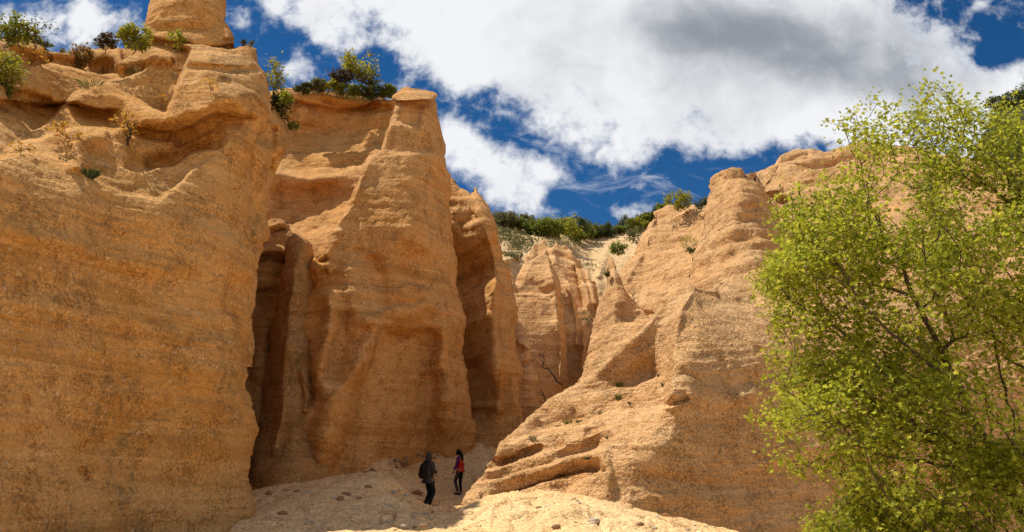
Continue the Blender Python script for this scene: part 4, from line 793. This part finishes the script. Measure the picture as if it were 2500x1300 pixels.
# green patches on the hillside: uncountable
hv, hf, k = [], [], 0
hp = []
for cx, cy, rx, ry, n in [(1240, 575, 36, 26, 120), (1262, 600, 24, 14, 60), (1290, 590, 60, 30, 50), (1245, 622, 14, 6, 30), (1340, 600, 50, 12, 26), (1390, 600, 60, 16, 22), (1225, 550, 30, 8, 40), (1420, 660, 40, 40, 14)]:
    for _ in range(n): hp.append(sa('hillside', cx + rng.normal() * rx * .5, cy + rng.normal() * ry * .5))
hp = np.repeat(np.array(hp), 14, 0) + rng.normal(size=(len(hp) * 14, 3)) * [.35, .35, .12]
lv, lf = leaf_geo(hp, .2, OVAL, .4)
tag(mesh_np('ground_cover', lv, lf, LF['olive'], smooth=False), kind='stuff')
# fallen dead branches by the fin
for lab, pts in [('fallen dead branch leaning in the gully against the rock fin', [(1372,940,39.5),(1350,915,39.5),(1330,890,39.8),(1316,868,40)]), ('short bent dead stick near the foot of the rock fin', [(1332,985,37.5),(1330,970,37.5),(1322,955,37.6),(1318,950,37.6)])]:
    b = at(*pts[0]); sub = np.array([at(pts[1 + int(t)][0] + rng.uniform(-16, 16), pts[1 + int(t)][1] + rng.uniform(-14, 18), pts[1][2] + rng.normal() * .2) for t in rng.uniform(0, 2.99, 16 if 'fallen' in lab else 4)])
    pos, par, tips = grow(b, [[at(*q) for q in pts[1:]]], sub, .2, .25, .15); V, F4 = tubes(pos, par, .014, .07)
    o = mesh_np('dead_branch', V, F4, M_DEAD, origin=b); tag(o, lab, 'branch')
# dark trees on the far right hill
for k, (px, py, h, w) in enumerate([(2438, 270, 40, 60), (2480, 262, 50, 70), (2520, 250, 56, 80), (2580, 232, 60, 90)]):
    pl(['dark tree at the left end of the far right hill', 'dark tree second from the left on the far right hill', 'dark tree at the right picture edge on the far hill', 'dark tree beyond the right picture edge'][k], px, py, 108, h, w, 90, 'dark', 'hill_tree', 'tree', lpx=5, per=14, lo=0, group='dark trees on the far right hill')
# ------------------------------------------------------------------ loose stones
def stone(label, px, py, Y, r, mat, sq=(1, .8, .6), group=None, name='stone'):
    n = 14; ph = rng.uniform(0, 90); th = np.linspace(0, np.pi, n); fi = np.linspace(0, 2 * np.pi, 2 * n, endpoint=False)
    T, P_ = np.meshgrid(th, fi, indexing='ij'); d = np.stack([np.sin(T) * np.cos(P_), np.sin(T) * np.sin(P_), np.cos(T)], -1).reshape(-1, 3)
    v = d * (1 + .30 * fbm(d * 1.4 + ph, 3, 9))[:, None] * np.array(sq) * r; v[:, 2] = np.maximum(v[:, 2], -.55 * r * sq[2])
    i = np.arange(n * 2 * n).reshape(n, 2 * n); j = np.roll(i, -1, 1); f = np.stack([i[:-1], i[1:], j[1:], j[:-1]], -1).reshape(-1, 4)
    c = at(px, py, Y); z = float(ground_z(c[0], c[1])); o = mesh_np(name, v, f, mat); o.location = (c[0], c[1], max(z, c[2]) + .2 * r * sq[2]); tag(o, label, 'stone', group); return o
M_ST = plain('pale_pebble', (.55, .47, .36), .9, .4, 18); M_ST2 = plain('brown_clod', (.36, .21, .11), .95, .4, 14)
for lab, px, py, Y, r, mt_ in [('pale grey stone at the shaded foot of the left wall', 690, 1196, 27.2, .10, M_ST), ('small dark clod on the slope left of the hikers', 725, 1222, 21.5, .10, M_ST2), ('brown clod in the middle of the gravel bank', 845, 1210, 20.5, .10, M_ST2),
        ('flat brown clod left of the standing man', 1018, 1214, 28, .16, M_ST2), ('brown clod low in the foreground path', 1035, 1285, 16.8, .07, M_ST2), ('pale pebble in the foreground gravel', 985, 1285, 16.6, .05, M_ST), ('second pale pebble nearer the left wall', 760, 1275, 17.5, .06, M_ST),
        ('grey pebble lying on the sunlit mound', 1450, 1280, 15.9, .10, M_ST), ('small clod at the lip of the gravel bank', 900, 1190, 21, .09, M_ST2), ('dark clod under the left wall near the picture bottom', 690, 1255, 18.2, .10, M_ST2)]:
    stone(lab, px, py, Y, r, mt_, (1.2, .9, .55))
for _ in range(70):
    px_, py_ = rng.uniform(650, 1700), rng.uniform(1200, 1300)
    Yc = np.arange(14.5, 30, .15); xr, yr, zr = ray(px_, py_); hit = np.nonzero(EYE + zr / yr * Yc < ground_z(xr / yr * Yc, Yc))[0]
    if not len(hit): continue
    stone('small pale pebble scattered on the gravel floor of the gorge', px_, py_, float(Yc[hit[0]]), rng.uniform(.025, .075), M_ST if rng.uniform() < .6 else M_ST2, (1.1, .9, .7), 'pebbles on the gorge floor', 'pebble')
for _ in range(46):
    t = rng.uniform(); px_ = 640 + 440 * t; py_ = np.interp(t, [0, .14, .32, .52, .73, 1], [1240, 1200, 1184, 1164, 1124, 1102]) + abs(rng.normal()) * 12; Yc_ = np.interp(t, [0, .14, .32, .52, .73, 1], [20, 26.6, 27.4, 28, 29.4, 32.2])
    stone('brown clod fallen at the foot of the tall pillar', px_, py_, Yc_ - rng.uniform(0, .5), rng.uniform(.04, .13), M_ST2, (1.1, .9, .75), 'clods at the foot of the tall pillar', 'clod')
# ------------------------------------------------------------------ the two hikers
def fab(name, col, rough=.8): return plain(name, col, rough, .3, 40)
M_SKIN = fab('skin', (.42, .24, .16), .55); M_HOOD = fab('grey_jacket', (.055, .050, .048)); M_TROU = fab('dark_trousers', (.012, .013, .016)); M_BOOT = fab('dark_boots', (.015, .012, .01), .6)
M_PACK = fab('black_pack', (.012, .012, .013), .7); M_PACK2 = fab('pack_trim', (.10, .02, .015), .7); M_HAIR = fab('black_hair', (.008, .007, .007), .5)
M_RED = fab('red_jacket', (.62, .035, .012), .6); M_PURP = fab('purple_sleeve', (.10, .012, .12), .6); M_LEGG = fab('black_leggings', (.010, .010, .012)); M_STRIPE = fab('grey_stripe', (.16, .15, .14))
def skin(name, chains, mat, parent, root=0, sub=1):
    """chains: lists of (x,y,z,r); points repeated in two chains are joined"""
    key, vs, rs, es = {}, [], [], []
    for ch in chains:
        pv = None
        for q in ch:
            k = tuple(round(c, 4) for c in q[:3])
            if k not in key: key[k] = len(vs); vs.append(q[:3]); rs.append(q[3])
            if pv is not None and pv != key[k]: es.append((pv, key[k]))
            pv = key[k]
    me = bpy.data.meshes.new(name); me.from_pydata(vs, es, []); o = bpy.data.objects.new(name, me); link(o, parent)
    md = o.modifiers.new('skin', 'SKIN'); md.use_smooth_shade = True
    for i, r in enumerate(rs):
        rr_ = r if isinstance(r, tuple) else (r, r); o.data.skin_vertices[0].data[i].radius = rr_; o.data.skin_vertices[0].data[i].use_root = (i == root)
    if sub: sm = o.modifiers.new('sub', 'SUBSURF'); sm.levels = sub; sm.render_levels = sub + 1
    dg = bpy.context.evaluated_depsgraph_get(); ev = o.evaluated_get(dg); nm = bpy.data.meshes.new_from_object(ev); o.modifiers.clear(); o.data = nm
    nm.materials.clear(); nm.materials.append(mat)
    for p in nm.polygons: p.use_smooth = True; p.material_index = 0
    return o
def hand(w, d, side):
    """palm and five bent fingers from wrist w along direction d; side = outward direction of the thumb"""
    w, d, s = Vector(w[:3]), Vector(d).normalized(), Vector(side).normalized(); n = d.cross(s); P = w + d * .075
    t = lambda v, r: (v.x, v.y, v.z, r)
    out = [[t(w, .026), t(w + d * .035, .032), t(P, .030)]]
    for k, ln in zip((-1.5, -.5, .5, 1.5), (.058, .072, .078, .068)):
        a = P + s * k * .017; b = a + d * ln * .5 - n * .008; c = b + d * ln * .35 - n * .03
        out.append([t(P, .030), t(a + d * .012, .0095), t(b, .0088), t(c, .0075)])
    a = w + d * .035 + s * .030; out.append([t(w + d * .035, .032), t(a, .012), t(a + d * .03 + s * .016, .0105), t(a + d * .055 + s * .014 - n * .01, .009)])
    return out
def footz(p): return float(p[2])
def place(px, py, Y, head):
    e = bpy.data.objects.new('person', None); p = at(px, py, Y); e.location = p.tolist(); e.rotation_euler = (0, 0, head); return link(e)
# man: seen from behind, body turned to the right, hands held in front of the chest
man = bpy.data.objects.new('person', None); link(man)
tag(man, 'person in a grey hooded jacket and dark trousers standing with back turned, hands in front', 'person')
pel, spi, che, nek = (0, -.02, .95, .125), (0, -.01, 1.12, .118), (0, -.02, 1.33, .135), (0, .0, 1.49, .058)
hd = [nek, (0, .02, 1.57, .075), (0, .025, 1.645, .090), (0, .02, 1.715, .072)]
shR, shL = (.17, -.02, 1.41, .062), (-.17, -.02, 1.41, .062); elR, elL = (.25, .0, 1.14, .043), (-.24, .02, 1.15, .043); wrR, wrL = (.14, .23, 1.14, .026), (-.10, .25, 1.17, .026)
hpR, hpL = (.09, -.02, .90, .088), (-.09, -.02, .90, .088); knR, knL = (.09, .13, .50, .060), (-.07, .10, .49, .060); anR, anL = (.075, -.06, .09, .040), (-.075, -.10, .09, .040); toR, toL = (.10, .10, .045, .035), (-.09, .06, .045, .035)
body = skin('body', [[pel, spi, che, nek], hd, [(0, .025, 1.645, .090), (0, .115, 1.63, .014)], [che, shR, elR, wrR], [che, shL, elL, wrL], [pel, hpR, knR, anR, toR], [pel, hpL, knL, anL, toL]] + hand(wrR, (-.75, .6, .15), (0, .2, 1)) + hand(wrL, (.75, .5, .05), (0, .2, 1)), M_SKIN, man)
g = lambda q, k: (q[0], q[1], q[2], q[3] + k)
skin('jacket', [[(0, -.03, .84, .165), g(pel, .045), g(spi, .045), g(che, .042), (0, -.01, 1.46, .085)], [g(che, .042), g(shR, .028), g(elR, .026), g(wrR, .018)], [g(che, .042), g(shL, .028), g(elL, .026), g(wrL, .018)]], M_HOOD, man, 1)
skin('hood', [[(0, -.05, 1.45, .105), (0, -.025, 1.55, .112), (0, -.005, 1.65, .118), (0, -.02, 1.735, .095), (0, -.05, 1.79, .045)]], M_HOOD, man)
skin('trousers', [[(0, -.02, .99, .125), g(pel, .018), g(hpR, .016), g(knR, .020), (.078, -.05, .16, .062), (.075, -.06, .07, .066)], [g(pel, .018), g(hpL, .016), g(knL, .020), (-.076, -.09, .16, .062), (-.075, -.10, .07, .066)]], M_TROU, man, 1)
for a, t in ((anR, toR), (anL, toL)): skin('shoe', [[(a[0], a[1] - .03, .045, .045), (a[0], a[1] + .04, .055, .05), (t[0], t[1], .042, .045), (t[0], t[1] + .07, .035, .03)]], M_BOOT, man)
man.location = at(1047, 1241, 27.0).tolist(); man.rotation_euler = (0, R(-2), R(-42))
pack = bpy.data.objects.new('backpack', None); link(pack); tag(pack, 'black backpack with a dark red patch worn by the hooded person', 'backpack')
skin('bag', [[(0, -.25, .92, (.15, .085)), (0, -.285, 1.02, (.17, .11)), (0, -.275, 1.22, (.165, .105)), (0, -.245, 1.37, (.14, .085)), (0, -.225, 1.43, (.09, .05))]], M_PACK, pack)
skin('pocket', [[(0, -.365, .98, (.11, .04)), (0, -.385, 1.06, (.12, .05)), (0, -.37, 1.15, (.10, .04))]], M_PACK, pack)
skin('patch', [[(-.03, -.428, 1.05, (.05, .012)), (.03, -.428, 1.08, (.05, .012))]], M_PACK2, pack)
for s_ in (-1, 1): skin('strap', [[(s_ * .09, -.20, 1.42, .02), (s_ * .10, -.10, 1.505, .02), (s_ * .115, .06, 1.46, .02), (s_ * .125, .155, 1.32, .02), (s_ * .15, .12, 1.14, .018), (s_ * .15, -.10, 1.00, .016), (s_ * .12, -.21, .97, .016)]], M_PACK, pack)
pack.location = man.location.copy(); pack.rotation_euler = man.rotation_euler.copy()
# woman: seen from the side, walking to the left and looking down
wom = bpy.data.objects.new('person', None); link(wom)
tag(wom, 'person with long black hair in red and purple jacket and black leggings, looking down', 'person')
pel, spi, che, nek = (0, -.03, .90, .115), (0, .0, 1.06, .098), (0, .015, 1.25, .115), (0, .05, 1.40, .050)
hd = [nek, (0, .085, 1.46, .068), (0, .105, 1.53, .085), (0, .10, 1.60, .066)]
shR, shL = (.145, .02, 1.33, .052), (-.145, .02, 1.33, .052); elR, elL = (.19, .05, 1.07, .038), (-.19, .07, 1.06, .038); wrR, wrL = (.17, .17, .87, .023), (-.17, .19, .86, .023)
hpR, hpL = (.085, -.03, .86, .088), (-.085, -.03, .86, .088); knR, knL = (.08, .01, .47, .056), (-.07, .17, .50, .056); anR, anL = (.08, -.03, .08, .036), (-.07, .04, .10, .036); toR, toL = (.085, .10, .035, .030), (-.07, .17, .045, .030)
skin('body', [[pel, spi, che, nek], hd, [(0, .105, 1.53, .085), (0, .19, 1.50, .013)], [che, shR, elR, wrR], [che, shL, elL, wrL], [pel, hpR, knR, anR, toR], [pel, hpL, knL, anL, toL]] + hand(wrR, (0, .25, -1), (0, 1, .2)) + hand(wrL, (0, .25, -1), (0, 1, .2)), M_SKIN, wom)
skin('jacket', [[(0, -.03, .84, .135), (0, -.02, .95, .140), g(spi, .040), g(che, .036), (0, .045, 1.38, .070)], [g(che, .036), (.12, .02, 1.33, .07)], [g(che, .036), (-.12, .02, 1.33, .07)]], M_RED, wom, 1)
for sh, el, wr in ((shR, elR, wrR), (shL, elL, wrL)): skin('sleeve', [[(sh[0] * .88, sh[1] + .015, sh[2] + .015, .076), g(sh, .028), g(el, .024), g(wr, .014)]], M_PURP, wom)
skin('collar', [[(0, .06, 1.30, (.09, .07)), (0, .055, 1.40, .075)]], M_PURP, wom)
skin('leggings', [[(0, -.03, .97, .112), g(pel, .016), g(hpR, .012), g(knR, .010), g(anR, .010)], [g(pel, .016), g(hpL, .012), g(knL, .010), g(anL, .010)]], M_LEGG, wom, 1)
skin('stripe', [[(-.178, -.03, .84, .016), (-.165, .06, .68, .016), (-.135, .165, .50, .014), (-.122, .10, .28, .013), (-.114, .045, .14, .012)]], M_STRIPE, wom)
skin('hair', [[(0, .115, 1.625, .060), (0, .06, 1.60, .092), (0, .03, 1.52, .098), (0, -.03, 1.42, .085), (0, -.085, 1.30, .07), (0, -.10, 1.20, .035)], [(0, .06, 1.60, .092), (-.06, .10, 1.50, .045), (-.07, .09, 1.40, .03)], [(0, .06, 1.60, .092), (.06, .10, 1.50, .045), (.07, .09, 1.40, .03)]], M_HAIR, wom, 1)
for a, t in ((anR, toR), (anL, toL)): skin('shoe', [[(a[0], a[1] - .025, t[2] + .008, .038), (a[0], a[1] + .04, t[2] + .014, .042), (t[0], t[1], t[2] + .004, .038), (t[0], t[1] + .05, t[2], .026)]], M_BOOT, wom)
wom.location = at(1122, 1209, 30.0).tolist(); wom.rotation_euler = (0, 0, R(78))
